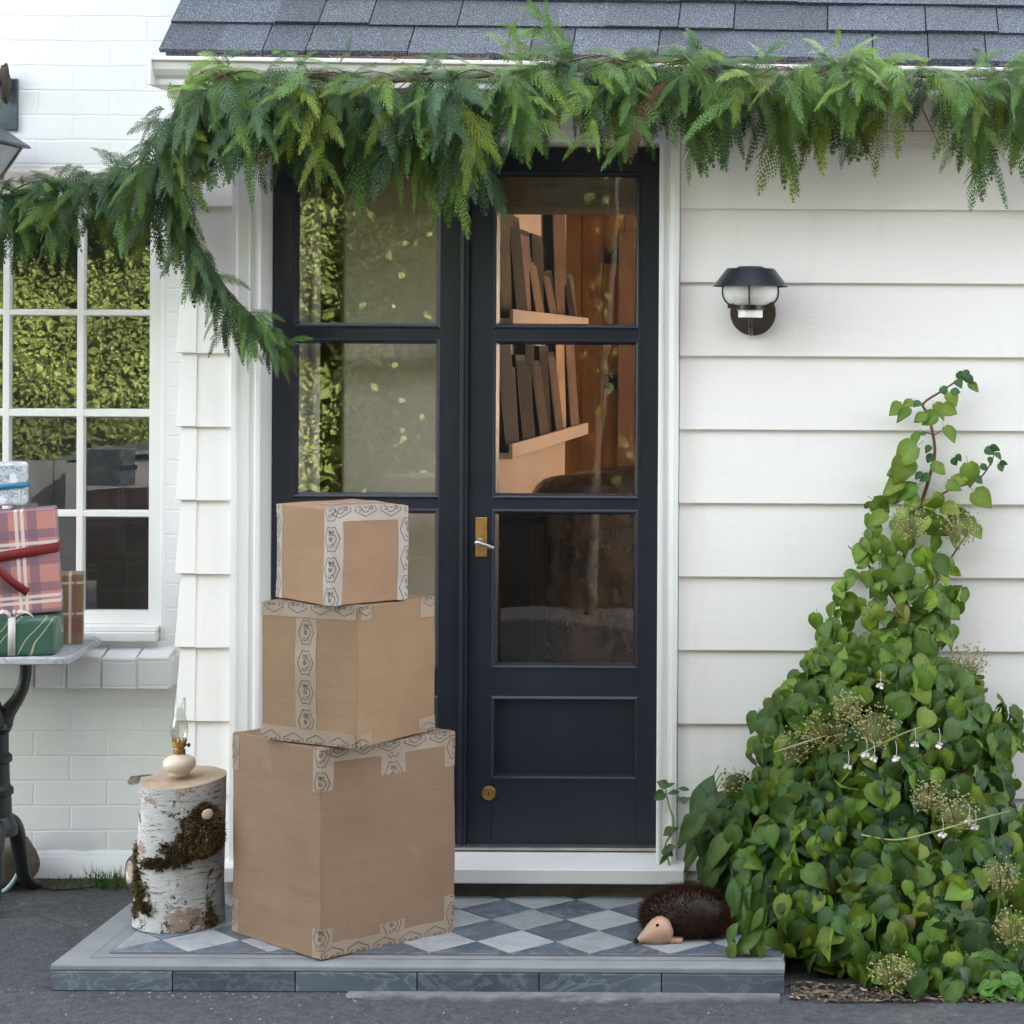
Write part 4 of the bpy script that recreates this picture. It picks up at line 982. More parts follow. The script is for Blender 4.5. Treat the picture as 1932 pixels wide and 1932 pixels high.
# ================================================================ hedgehog boot brush
hc = G(1290, 1780, TILE); hl = P(1362, 1780, hc.y).x
H0 = Vector((P(1272, 1700, hc.y+.06).x, hc.y+.075, TILE))
hh = P(1290, 1675, hc.y+.06).z-TILE
hg = thing('hedgehog_brush', 'dark bristly hedgehog boot brush with pale wooden face on the doorstep', 'boot brush', H0)
mb = MB(); rxh, ryh, rzh = .135, .078, hh*.60
hcen = H0+Vector((.03, 0, hh*.42))
blob(mb, hcen, rxh*.85, ryh*.85, rzh*.9, 28, 18, .0); mb.v[-1][:, 2] = np.maximum(mb.v[-1][:, 2], TILE+.003); mb.build('body', M['bristle'], hg, smooth=True)
mb = MB(); r_ = random.Random(9)
for _ in range(9000):
    th = math.acos(r_.uniform(-.75, 1)); a = r_.uniform(0, 2*math.pi); d = Vector((math.sin(th)*math.cos(a), math.sin(th)*math.sin(a), math.cos(th)))
    p = hcen+Vector((d.x*rxh*.84, d.y*ryh*.84, d.z*rzh*.88)); nd = (Vector((d.x/rxh, d.y/ryh, d.z/rzh)).normalized()+Vector((r_.uniform(-.16, .16), r_.uniform(-.16, .16), r_.uniform(-.16, .16)))).normalized()
    q_ = p+nd*r_.uniform(.009, .026)
    if q_.z < TILE+.001 or p.z < TILE: continue
    s_ = nd.orthogonal().normalized()*.0008; g = r_.uniform(.4, 1.6); mb.add([p-s_, p+s_, q_], [(0, 1, 2)], (g, g, g))
br = N('tipped_bristle'); br.set(br.mix(1., (.040, .016, .008), br.tint(), 'MULTIPLY'), .7, spec=.15)
mb.build('bristles', br.m, hg)
fcp = G(1262, 1772, TILE); ft = P(1211, 1761, fcp.y-.005); fz0 = TILE+.016
f1 = P(1247, 1744, fcp.y+.02)
ax = Vector((ft.x-f1.x-.012, -.022, ft.z-f1.z-.004)); Lf = ax.length; axn = ax.normalized(); base = Vector((f1.x+.006, hc.y+.012, f1.z-.002))
mb = MB(); mb.lathe([(.0005, -.028), (.022, -.025), (.035, -.012), (.0375, 0), (.035, Lf*.22), (.028, Lf*.45), (.018, Lf*.68), (.010, Lf*.9), (.006, Lf), (.0005, Lf+.002)], base, 36, axn, cap=False)
face = mb.build('face', M['face_wood'], hg, smooth=True)
mb = MB(); blob(mb, base+axn*(Lf+.003), .0075, .0075, .0068, 14, 10, 0); mb.build('nose', M['dark'], face, smooth=True)
eye_p = P(1244, 1744, fcp.y); side = Vector((0, -1, 0))
tt = (eye_p.x-base.x)/axn.x if abs(axn.x) > .01 else .02
ec = base+axn*tt; ec.z = P(1244, 1744, hc.y-.01).z; rr_ = np.interp(tt, [-.012, 0, Lf*.22, Lf*.45, Lf*.68], [.035, .0375, .035, .028, .018]); dzz = ec.z-(base+axn*tt).z
ec.y = (base+axn*tt).y-math.sqrt(max(1e-6, rr_**2-dzz**2))-.0005
mb = MB(); blob(mb, ec, .0045, .0028, .0045, 12, 8, 0); mb.build('eye', M['dark'], face, smooth=True)
mb = MB(); fo = G(1255, 1781, TILE); mb.box(fo.x-.022, fo.x+.045, fo.y-.0, fo.y+.05, TILE+.0005, TILE+.013); mb.build('foot_block', M['face_wood'], hg, bevel=.005, seg=3)

# ================================================================ behind the door glass
cy_ = .205
def curtain(x0, x1, z0, z1, y, label, n=60, amp=.006, fr=26):
    mb = MB(); xs = np.linspace(x0, x1, n); a = [(x, y+amp*math.sin((x-x0)*2*math.pi*fr*.35/(.2)), z1) for x in xs]; b = [(x, y+amp*1.1*math.sin((x-x0)*2*math.pi*fr*.35/(.2)+.3), z0) for x in xs]
    mb.add(b+a, [(i, i+1, n+i+1, n+i) for i in range(n-1)]); o = mb.build('curtain', M['linen'], smooth=True); o.modifiers.new('t', 'SOLIDIFY').thickness = .002
    tag(o, label, 'curtain', 'linen curtains behind the door glass')
curtain(P(540, 600, cy_).x, P(604, 600, cy_).x, .18, 2.2, cy_, 'narrow linen curtain edge beside the dark gap behind the door glass', 40, .005, 12)
curtain(P(645, 600, cy_).x, P(880, 600, cy_).x, .18, 2.2, cy_+.03, 'wide flat beige curtain behind the glass above the parcels', 30, .0008, 6)
def solid(name, mat, *boxes, parent=None, bevel=.002, label=None, cat=None, group=None):
    mb = MB()
    for b in boxes: mb.box(*b)
    o = mb.build(name, mat, parent, bevel=bevel)
    if label: tag(o, label, cat, group)
    return o
bl = thing('roller_blind', 'olive brown woven blind rolled up at the top of the glazed door', 'blind', ((xd(930)+xd(1210))/2, .20, P(1000, 405, .20).z))
z_a, z_b = P(1000, 397, .2).z, P(1000, 318, .2).z
mb = MB(); zz_ = z_a+.012
while zz_ < z_b: mb.box(xd(905), xd(1240), .197, .205, zz_, zz_+.0085); zz_ += .009
mb.build('blind_slats', paint('olive_reed', (.17, .13, .075), .7, .2, 20, .2, 60), bl)
mb = MB(); mb.box(xd(905), xd(1240), .19, .212, z_a-.012, z_a+.0115); mb.build('bottom_rail', M['tan'], bl, bevel=.002)
# picture ledges with frames
LXf = -1.021
def ledge(pyn, ph, label):
    zt__ = P(968, pyn, .40).z; o = thing('picture_ledge', label, 'shelf', ((XS+LXf)/2, 1.3, zt__-.05), 'picture ledges on the wall behind the door')
    solid('ledge_shelf', M['wallpink'], (XS+.001, LXf-.0122, .40, 2.24, zt__-.045, zt__-.028), parent=o)
    solid('ledge_lip', M['wallpink'], (LXf-.012, LXf, .40, 2.24, zt__-.045, zt__), parent=o); return zt__-.0278
lu = ledge(583, 25, 'upper picture ledge crowded with frames behind the door glass'); ll = ledge(838, 25, 'lower picture ledge crowded with frames behind the door glass')
def frame(y, w, h, off, zb_, face, label, grp):
    """frame leaning on the ledge; y = near edge, w along wall, off = distance of its foot from the wall"""
    o = thing('framed_picture', label, 'picture frame', (XS+off, y+w/2, zb_+.0005), grp)
    tl = math.atan2(max(off-.036, .0), h)
    def slab(nm, mat, y0, y1, z0, z1, d0, d1, col=None):
        mb = MB(); pts = []
        for z in (z0, z1):
            for xx, yy in ((d0, y0), (d1, y0), (d1, y1), (d0, y1)):
                pts.append((XS+off+xx*math.cos(tl)-z*math.sin(tl), yy, zb_+.001+z*math.cos(tl)+max(0, xx*0)))
        mb.hexa(pts, col); return mb.build(nm, mat, o)
    b_ = .018
    slab('frame_moulding', M['dark'], y, y+w, 0, h, -.034, 0)
    slab('picture', M['tan'], y+b_, y+w-b_, b_, h-b_, .0002, .0012, face)
frs_u = [(.42, .30, .40, .052), (.62, .22, .335, .070), (.80, .26, .30, .055), (1.00, .20, .22, .074), (1.12, .24, .30, .050), (1.33, .20, .185, .074), (1.45, .18, .19, .060), (1.60, .34, .44, .050), (1.86, .18, .20, .072), (1.97, .22, .21, .056)]
frs_l = [(.41, .26, .36, .070), (.60, .22, .26, .050), (.78, .26, .30, .066), (.98, .18, .40, .048), (1.10, .22, .28, .074), (1.30, .22, .33, .056), (1.48, .20, .31, .074), (1.66, .28, .52, .050), (1.90, .26, .46, .068)]
adj = ['nearest the glass', 'second from the glass', 'third from the glass', 'fourth from the glass', 'fifth from the glass', 'sixth from the glass', 'seventh from the glass', 'eighth from the glass', 'ninth from the glass', 'deepest in the room']
for nm, zb__, lst in (('upper', lu, frs_u), ('lower', ll, frs_l)):
    for i, (y, w_, h_, of) in enumerate(lst):
        g = rnd.choice((.05, .08, .12, .3, .6, .9, 1.9)); a_ = adj[i] if i < len(lst)-1 else adj[-1]
        frame(y, w_, h_, of, zb__, (g, g*rnd.uniform(.85, 1.05), g*rnd.uniform(.8, 1.1)), 'dark edged picture frame leaning on the %s ledge, %s' % (nm, a_), 'picture frames on the ledges')
for i, (yy, lab) in enumerate(((483, 'small black speaker box on orange panelling, level with the upper ledge'), (720, 'small black speaker box on orange panelling, level with the lower ledge'))):
    p_ = P(1153, yy, 2.85); solid('wall_speaker', M['dark'], (p_.x-.029, p_.x+.029, 2.84, 2.919, p_.z-.03, p_.z+.03), bevel=.004, label=lab, cat='speaker', group='black boxes on the panelling')
# armchair
ac = thing('armchair', 'brown leather armchair with creased back behind the lower door glass', 'armchair', (-.66, .95, .165))
def cush(name, pts, sub=2, w=.05):
    mb = MB(); mb.hexa([Vector(p) for p in pts]); o = mb.build(name, M['leather'], ac, smooth=True)
    b = o.modifiers.new('bevel', 'BEVEL'); b.width = w; b.segments = 4; b.limit_method = 'NONE'
    return o
zch = P(1120, 846, .95).z
cush('backrest', [(-.98, .62, .50), (-.30, .85, .50), (-.36, 1.07, .50), (-1.02, .84, .50), (-1.0, .66, zch-.10), (-.34, .90, zch), (-.38, 1.08, zch-.01), (-1.04, .86, zch-.09)], w=.07)
cush('seat', [(-1.0, .82, .26), (-.42, 1.02, .26), (-.55, 1.62, .26), (-1.08, 1.45, .26), (-1.0, .82, .50), (-.42, 1.02, .50), (-.55, 1.62, .52), (-1.08, 1.45, .52)])
cush('arm', [(-.44, .86, .24), (-.28, .92, .24), (-.42, 1.62, .24), (-.58, 1.56, .24), (-.45, .86, .72), (-.27, .92, .72), (-.42, 1.62, .68), (-.59, 1.56, .68)])
cush('arm', [(-1.05, .62, .24), (-.90, .66, .24), (-1.0, 1.40, .24), (-1.09, 1.36, .24), (-1.05, .62, .72), (-.89, .66, .72), (-1.0, 1.40, .68), (-1.09, 1.36, .68)])
for i, (x_, y_) in enumerate(((-.95, .72), (-.36, .92), (-1.02, 1.36), (-.52, 1.54))):
    solid('leg', M['dark'], (x_-.02, x_+.02, y_-.02, y_+.02, .166, .27), parent=ac)

lcb = thing('dark_filler', 'low black cabinet added to darken the wall under the picture ledges', 'filler', (-1.04, .62, .165))  # added black box standing in for shade on the lower wall
solid('filler_body', M['dark'], (XS+.002, -.965, .42, .80, .18, 1.10), parent=lcb, bevel=.006)
solid('filler_top', M['dark'], (XS+.0025, -.955, .41, .81, 1.1005, 1.125), parent=lcb, bevel=.004)
for y0_, y1_ in ((.425, .608), (.612, .795)):
    solid('door', M['dark'], (-.9645, -.952, y0_, y1_, .20, 1.08), parent=lcb, bevel=.003)
# ================================================================ cedar garlands
def make_frond(seed, W=.21, nb=22):
    r_ = random.Random(seed); V = []; F = []
    def quad(a, b, c, d):
        i = len(V); V.extend((a, b, c, d)); F.append((i, i+1, i+2, i+3))
    # axis
    for i in range(14):
        u0, u1 = i/14, (i+1)/14; w0, w1 = .010*(1-u0)+.003, .010*(1-u1)+.003
        quad((u0, -w0), (u0, w0), (u1, w1), (u1, -w1))
    def spray(x, y, ang, l, lw):
        k = max(2, int(l/.045)); a = ang; px, py = x, y; st = l/k
        for j in range(k):
            a -= ang*.5/k*(1 if True else 0)
            qx, qy = px+math.cos(a)*st, py+math.sin(a)*st
            w_ = lw*.62*(1-j/k*.55); nx, ny = -math.sin(a)*w_, math.cos(a)*w_
            quad((px-nx, py-ny), (px+nx, py+ny), (qx+nx*.7, qy+ny*.7), (qx-nx*.7, qy-ny*.7))
            for s_ in (-1, 1):
                b = a+s_*r_.uniform(.42, .68); ll = lw*3.6*(1-.45*j/k)*r_.uniform(.75, 1.15); hw = lw*.66
                ex, ey = math.cos(b), math.sin(b); mx_, my_ = px+ex*ll*.5, py+ey*ll*.5
                quad((px, py), (mx_+ey*hw, my_-ex*hw), (px+ex*ll, py+ey*ll), (mx_-ey*hw, my_+ex*hw))
            px, py = qx, qy
        quad((px, py), (px+math.cos(a+.4)*lw, py+math.sin(a+.4)*lw), (px+math.cos(a)*lw*3, py+math.sin(a)*lw*3), (px+math.cos(a-.4)*lw, py+math.sin(a-.4)*lw))
    for i in range(nb):
        for s_ in (-1, 1):
            u = .05+.93*(i+(.25 if s_ > 0 else .0)+r_.uniform(-.15, .15))/nb
            l = W*(min(1, (u+.12)/.34)**.8)*max(0., 1-u)**.62*1.25*r_.uniform(.65, 1.12)+.012
            spray(u, 0, s_*(R(54)-R(16)*u+r_.uniform(-.1, .1)), l, .0130)
    spray(1, 0, .0, .06, .013)
    return np.array(V, float), np.array(F)
FR = [make_frond(i, W, nb) for i, (W, nb) in enumerate(((.29, 15), (.25, 16), (.21, 17), (.32, 14), (.19, 18), (.27, 15)))]
NARROW = (2, 4, 1)
def put_frond(mb, b0, b1, b2, col, kind, nrm=None, droop=.25, curl=.0, seed=0):
    V, F = FR[kind]; b0, b1, b2 = (np.array(x, float) for x in (b0, b1, b2))
    t = np.clip(V[:, 0], 0, 1.05)[:, None]
    Pp = (1-t)**2*b0+2*t*(1-t)*b1+t*t*b2; T = 2*(1-t)*(b1-b0)+2*t*(b2-b1); T /= np.linalg.norm(T, axis=1)[:, None]+1e-9
    L = np.linalg.norm(b1-b0)*.5+np.linalg.norm(b2-b1)*.5+np.linalg.norm(b2-b0)*.25
    L = max(L*.8, np.linalg.norm(b2-b0))
    if nrm is None: nrm = (0, -1, 0)
    n_ = np.array(nrm, float)[None, :]; S = np.cross(T, n_); S /= np.linalg.norm(S, axis=1)[:, None]+1e-9
    N2 = np.cross(S, T); v = V[:, 1][:, None]
    X = Pp+S*v*L+N2*(np.sin(V[:, :1]*9+seed)*.012+np.abs(v)*curl)*L
    X[:, 2] -= droop*(np.abs(V[:, 1])**1.5)*L*1.6
    mb.v.append(X); mb.f.append(F+mb.n); c_ = np.repeat(np.array(col, float)[None, :], len(F), 0)
    c_ *= (1+.25*(rng.random((len(F), 1))-.5)); tip = V[F[:, 0], 0][:, None]
    c_ = c_*(.88+.3*np.abs(V[F[:, 0], 1])[:, None]*3.+.12*tip); mb.c.append(c_); mb.n += len(X)
BLUE, MID, YEL, DRK, BRN = (.080, .140, .075), (.088, .165, .042), (.140, .180, .026), (.036, .066, .024), (.16, .09, .055)
LIME = (.150, .245, .050)
def pick(*w):
    c = rnd.choices((BLUE, MID, YEL, DRK, LIME), w)[0]; k = rnd.uniform(.8, 1.2); return tuple(x*k for x in c)
def interp(pts, x): return float(np.interp(x, [p[0] for p in pts], [p[1] for p in pts]))
rope = [(350, 148), (430, 140), (520, 148), (600, 143), (700, 148), (800, 142), (900, 138), (980, 128), (1060, 118), (1150, 118), (1250, 108), (1350, 118), (1450, 138), (1550, 128), (1650, 124), (1750, 138), (1850, 134), (1960, 142), (2100, 142)]
env = [(330, 250), (360, 300), (400, 330), (420, 362), (450, 330), (480, 372), (510, 300), (540, 325), (565, 372), (600, 345), (640, 385), (700, 392), (735, 345), (760, 330), (800, 420), (840, 458), (870, 400), (905, 440), (925, 400), (940, 250), (965, 300), (1000, 322), (1030, 300), (1050, 270), (1080, 195), (1100, 230), (1130, 280), (1160, 300), (1190, 312), (1220, 300), (1245, 250), (1270, 270), (1310, 345), (1345, 335), (1380, 372), (1400, 270), (1435, 245), (1460, 300), (1480, 352), (1505, 300), (1530, 310), (1570, 352), (1600, 300), (1625, 350), (1660, 235), (1700, 240), (1730, 225), (1760, 262), (1800, 300), (1835, 388), (1865, 372), (1890, 300), (1910, 335), (1960, 330), (2100, 340)]
g1_ = thing('cedar_garland', 'thick cedar garland hanging along the gutter over the dark double door', 'garland', P(1100, 140, -.2), 'cedar garlands')
def Yj(a, b): return rnd.uniform(a, b)
def bez(b0, b1, b2, t): return b0*(1-t)**2+b1*2*t*(1-t)+b2*t*t
def branch(mb, b0, b1, b2, cols, dens=.045, lo=.12, hi=.20, spread=(8, 38), up=.3, out=.03, end=True, gain=1.):
    """one cedar branch: fronds set alternately along a drooping twig, the last one ending at b2"""
    L = (b1-b0).length*.5+(b2-b1).length*.5+(b2-b0).length*.3; L = max((b2-b0).length, L*.85); n = max(1, int(L/dens)); side = rnd.choice((-1, 1))
    base_c = pick(*cols)
    for i in range(n):
        t = (i+rnd.random())/n*.80; p = bez(b0, b1, b2, t); tg = ((b1-b0)*(1-t)+(b2-b1)*t).normalized()
        a = R(rnd.uniform(*spread))*side; side = -side
        d = Vector((tg.x*math.cos(a)-tg.z*math.sin(a), tg.y-rnd.uniform(0, .35), tg.x*math.sin(a)+tg.z*math.cos(a))).normalized()
        l_ = min(rnd.uniform(lo, hi), max(.07, (1-t)*L*1.02+.03)); e = p+d*l_+Vector((0, 0, -.18*l_)); m_ = p+d*l_*.5+Vector((0, -out*rnd.random(), .10*l_))
        c = base_c if rnd.random() < .65 else pick(*cols); g = rnd.uniform(.82, 1.18)*gain
        put_frond(mb, p, m_, e, tuple(x*g for x in c), rnd.choice((0, 1, 2, 3, 5)), (rnd.gauss(0, .65), -1, up+rnd.uniform(-.5, .6)), .25, 0, rnd.random()*6)
    if end:
        t = max(0, 1-.20/max(L, .2)); p = bez(b0, b1, b2, t); put_frond(mb, p, (p+b2)/2+Vector((0, -.015, .01)), b2, tuple(x*gain for x in base_c), rnd.choice((0, 1, 2, 4)), (rnd.uniform(-.4, .4), -1, up), .2, 0, rnd.random()*6)
mb = MB(); YR = -.235
x = 352.
while x < 2080:       # hanging branches reaching the lower outline
    yr = interp(rope, x)
    for f, cols, st in ((rnd.uniform(.84, 1.0), (2, 5, 4, 3, 1), 1), (rnd.uniform(.5, .8), (4, 5, 2, 2, 1), 0)):
        xt = x+rnd.gauss(0, 16); ye = yr+f*(interp(env, xt)-yr)
        if 925 < xt < 950 and ye > 300: ye = 260
        b0 = P(x+rnd.gauss(0, 22), yr+rnd.uniform(-2, 18), YR+.04); b2 = P(xt, ye, Yj(-.20, -.10)); m_ = (b0+b2)/2
        branch(mb, b0, m_+Vector((rnd.uniform(-.05, .05), Yj(-.09, -.03), .05)), b2, cols, .06, .12, .20, (5, 30), .15)
    x += rnd.uniform(30, 44)
x = 360.
while x < 2080:       # outer branches arching forward and sideways
    yr = interp(rope, x); side = rnd.choice((-1, 1)) if x > 420 else 1; f = rnd.uniform(.30, .78)
    xt = x+side*rnd.uniform(10, 90); ye = yr+f*(interp(env, xt)-yr)+rnd.uniform(0, 10)
    if 1052 < xt < 1098: ye = min(ye, 185)
    b0 = P(x, yr+rnd.uniform(-12, 8), YR-.02); b2 = P(xt, ye, Yj(-.33, -.24)); b1 = b0*.6+b2*.4+Vector((side*.04, Yj(-.10, -.05), rnd.uniform(.04, .08)))
    if (1045 < xt < 1105 or 920 < xt < 955 or 1385 < xt < 1455 or 1650 < xt < 1770 or 690 < xt < 760) and rnd.random() < .6: x += 20; continue
    branch(mb, b0, b1, b2, (4, 5, 2, 1, 4), .06, .10, .18, (10, 48), .65)
    x += rnd.uniform(27, 42)
x = 362.
while x < 2080:       # lying along the top
    yr = interp(rope, x); side = rnd.choice((-1, 1, 1)) if x > 470 else 1; l_ = rnd.uniform(60, 130)
    b0 = P(x, yr+rnd.uniform(-8, 6), YR-.02); b2 = P(x+side*l_, interp(rope, x+side*l_)+rnd.uniform(-6, 28), Yj(-.30, -.22)); b1 = (b0+b2)/2+Vector((0, -.03, rnd.uniform(-.005, .02)))
    branch(mb, b0, b1, b2, (5, 4, 0, 2, 2), .055, .09, .15, (15, 55), .9)
    x += rnd.uniform(22, 34)
for xa, ya, xc_, yc_, xb, yb, cl in (   # showy sprigs
    (985, 125, 945, 80, 968, 46, LIME), (1085, 118, 1030, 80, 1000, 5, MID), (1030, 70, 1000, 50, 958, 62, MID), (1060, 120, 1020, 75, 1062, 88, MID), (1000, 120, 985, 85, 1022, 98, LIME), (950, 120, 940, 95, 960, 88, LIME),
    (1330, 115, 1290, 72, 1262, 95, BLUE), (1390, 125, 1330, 78, 1300, 84, MID), (1400, 128, 1440, 100, 1480, 108, MID), (1560, 130, 1590, 80, 1655, 92, LIME), (1560, 135, 1640, 95, 1725, 140, LIME), (1600, 140, 1660, 130, 1720, 165, LIME),
    (1730, 138, 1795, 120, 1835, 248, LIME), (640, 120, 655, 100, 662, 98, BLUE), (545, 110, 530, 100, 510, 92, MID), (1250, 110, 1225, 85, 1200, 100, DRK), (1150, 118, 1185, 88, 1220, 108, DRK), (1700, 140, 1680, 110, 1650, 118, BLUE), (1880, 135, 1860, 115, 1830, 108, MID), (1890, 135, 1920, 108, 1960, 120, MID),
    (720, 140, 690, 170, 682, 240, BLUE), (790, 150, 830, 160, 842, 290, BLUE), (845, 130, 880, 200, 915, 330, BLUE), (1050, 130, 1085, 170, 1062, 200, LIME), (960, 130, 1010, 190, 1022, 285, LIME), (960, 130, 980, 200, 985, 300, MID), (560, 150, 575, 210, 545, 300, YEL), (600, 180, 615, 260, 600, 345, YEL), (590, 150, 560, 170, 535, 225, LIME),
    (420, 150, 380, 170, 355, 205, LIME), (430, 125, 390, 112, 358, 122, LIME), (400, 150, 370, 165, 345, 165, LIME), (1260, 150, 1205, 210, 1190, 300, BRN), (1200, 170, 1190, 240, 1180, 300, MID), (1130, 160, 1110, 240, 1112, 280, LIME), (480, 150, 470, 230, 480, 300, BLUE), (520, 170, 500, 250, 425, 345, MID)):
    b0, b1, b2 = P(xa, ya, -.26), P(xc_, yc_, -.35), P(xb, yb, -.28)
    if cl is BRN: put_frond(mb, b0, b1, b2, cl, 4, (rnd.uniform(-.3, .3), -1, .3), .15, 0, rnd.random()*6)
    else: branch(mb, b0, b1, b2, [1. if c is cl else .04 for c in (BLUE, MID, YEL, DRK, LIME)], .05, .09, .16, (18, 50), .4, gain=1.1)
drop = [(358, 136), (338, 190), (320, 250), (304, 312)]
tail = [(305, 310), (330, 370), (362, 440), (398, 505), (440, 560), (490, 610), (542, 655)]
def along(path, t):
    t = max(0, min(.9999, t))*(len(path)-1); i = int(t); f = t-i; return (path[i][0]*(1-f)+path[i+1][0]*f, path[i][1]*(1-f)+path[i+1][1]*f)
for i in range(34):
    t = (i+rnd.random())/34; px, py = along(drop, t); side = rnd.choice((-1, -1, 1, 1, 1)) if t > .4 else 1; l_ = rnd.uniform(70, 150)*(.75 if side < 0 else 1)
    b0 = P(px, py, -.2); dx = (-.45 if side < 0 else .60)*rnd.uniform(.3, 1.1); b2 = P(px+l_*dx, py+l_*rnd.uniform(.65, 1.1), Yj(-.28, -.12)); b1 = (b0+b2)/2+Vector((.03*side, Yj(-.09, -.02), .05))
    branch(mb, b0, b1, b2, (4, 4, 3, 3, 1), .05, .10, .17, (8, 40), .3)
for i in range(42):
    t = (i+rnd.random())/42; px, py = along(tail, t); l_ = rnd.uniform(80, 180)*(1-.42*t)
    b0 = P(px, py, -.13); b2 = P(px+l_*rnd.uniform(-.08, .35), min(py+l_*rnd.uniform(.8, 1.05), 690+rnd.gauss(0, 8)), Yj(-.17, -.08)); b1 = (b0+b2)/2+Vector((.02, Yj(-.05, -.01), .035))
    branch(mb, b0, b1, b2, (2, 4, 1, 5, 0), .058, .07, .125, (6, 30), .1, gain=.95)
for px, py, qx, qy in ((500, 615, 548, 650), (490, 600, 545, 690), (470, 590, 535, 605), (450, 575, 500, 660), (410, 520, 470, 545)):
    put_frond(mb, P(px, py, -.13), P((px+qx)/2, (py+qy)/2-12, -.16), P(qx, qy, -.12), MID, 1, (0, -1, .2), .3, 0, 1.)
mb.build('foliage', M['cedar'], g1_)
mb = MB(); mb.tube([P(x_, y_+6, YR+.03) for x_, y_ in rope], .007, 8); mb.tube([P(x_, y_, -.13) for x_, y_ in drop+tail[1:]], [.006]*4+[.005, .0045, .004, .003, .0025, .0015], 8)
r_ = random.Random(31)
for i in range(16):
    x0 = r_.uniform(360, 1930); y0 = interp(rope, x0); l_ = r_.uniform(60, 160)*r_.choice((-1, 1)); mb.tube([P(x0, y0+r_.uniform(-12, 14), YR-.05), P(x0+l_*.5, y0+r_.uniform(-14, 14), YR-.075), P(x0+l_, y0+r_.uniform(0, 45), YR-.06)], [.0026, .0022, .0012], 6)
mb.tube([P(1725, 170, -.2), P(1745, 215, -.2), P(1772, 272, -.19)], [.003, .0025, .0012], 6)
mb.build('stem', M['stem'], g1_, smooth=True)

g2_ = thing('cedar_garland', 'darker cedar garland draped across the top of the white paned window', 'garland', P(120, 360, .2), 'cedar garlands')
rope2 = [(-140, 392), (-60, 385), (0, 376), (60, 368), (110, 358), (170, 346), (235, 332), (300, 318)]
ry = [(-140, .24), (0, .22), (170, .15), (235, .05), (300, -.10)]
env2 = [(-140, 500), (0, 520), (30, 480), (60, 515), (85, 440), (110, 492), (150, 480), (165, 420), (195, 470), (215, 440), (240, 480), (262, 470), (285, 480), (305, 515), (330, 540)]
mb = MB(); x = -130.
while x < 312:
    yr = interp(rope2, x); y_ = interp(ry, x)
    for f, cols in ((rnd.uniform(.85, 1.05), (2, 4, 2, 6, 0)), (rnd.uniform(.5, .8), (4, 4, 1, 4, 1)), (rnd.uniform(.4, .65), (5, 4, 0, 4, 1))):
        xt = x+rnd.gauss(0, 16); ye = yr+f*(interp(env2, xt)-yr)
        b0 = P(x+rnd.gauss(0, 14), yr+rnd.uniform(-8, 14), y_); b2 = P(xt, ye, y_+Yj(-.10, .02)); b1 = (b0+b2)/2+Vector((rnd.uniform(-.05, .05), Yj(-.11, -.04), .05))
        branch(mb, b0, b1, b2, cols, .055, .10, .17, (6, 38), .3, gain=.82)
    side = rnd.choice((-1, 1)); l_ = rnd.uniform(50, 110)*side
    b0 = P(x, yr-4, y_-.02); b2 = P(min(300, x+l_), interp(rope2, x+l_)+rnd.uniform(-24, 20), interp(ry, x+l_)-.06); b1 = (b0+b2)/2+Vector((0, -.05, .02))
    branch(mb, b0, b1, b2, (5, 4, 0, 4, 0), .05, .08, .14, (15, 50), .8, gain=.85)
    x += rnd.uniform(19, 26)
mb.build('foliage', M['cedar'], g2_)
mb = MB(); mb.tube([P(a, b, interp(ry, a)) for a, b in rope2], .008, 8)
for (a, b, c_, d_) in ((150, 352, 255, 352), (20, 362, 92, 340), (90, 340, 60, 372), (240, 320, 272, 300), (180, 360, 110, 385)):
    mb.tube([P(a, b, interp(ry, a)-.06), P((a+c_)/2, (b+d_)/2-6, interp(ry, (a+c_)/2)-.07), P(c_, d_, interp(ry, c_)-.05)], [.003, .0026, .0014], 6)
mb.build('stem', M['stem'], g2_, smooth=True)

mb = MB(); r_ = random.Random(41); dl = N('dry_needles'); dl.set(dl.tint(), .8)
for k in range(420):
    px = r_.choice((r_.uniform(640, 920), r_.uniform(370, 1930))); p = P(px, 106+.0128*(px-300)+r_.gauss(0, 2.2), -.165-r_.random()*.012); a = r_.uniform(-.5, .5); s_ = r_.uniform(.004, .016); g = r_.uniform(.5, 1.4)
    d = Vector((math.cos(a), r_.uniform(-.3, .3), math.sin(a)))*s_; q = Vector((0, 0, .0016)); mb.add([p-d-q, p+d-q, p+d+q, p-d+q], [(0, 1, 2, 3)], (.20*g, .12*g, .08*g))
tag(mb.build('needle_debris', dl.m), 'brown dry needle debris caught along the gutter lip under the shingles', 'debris', None, 'stuff')
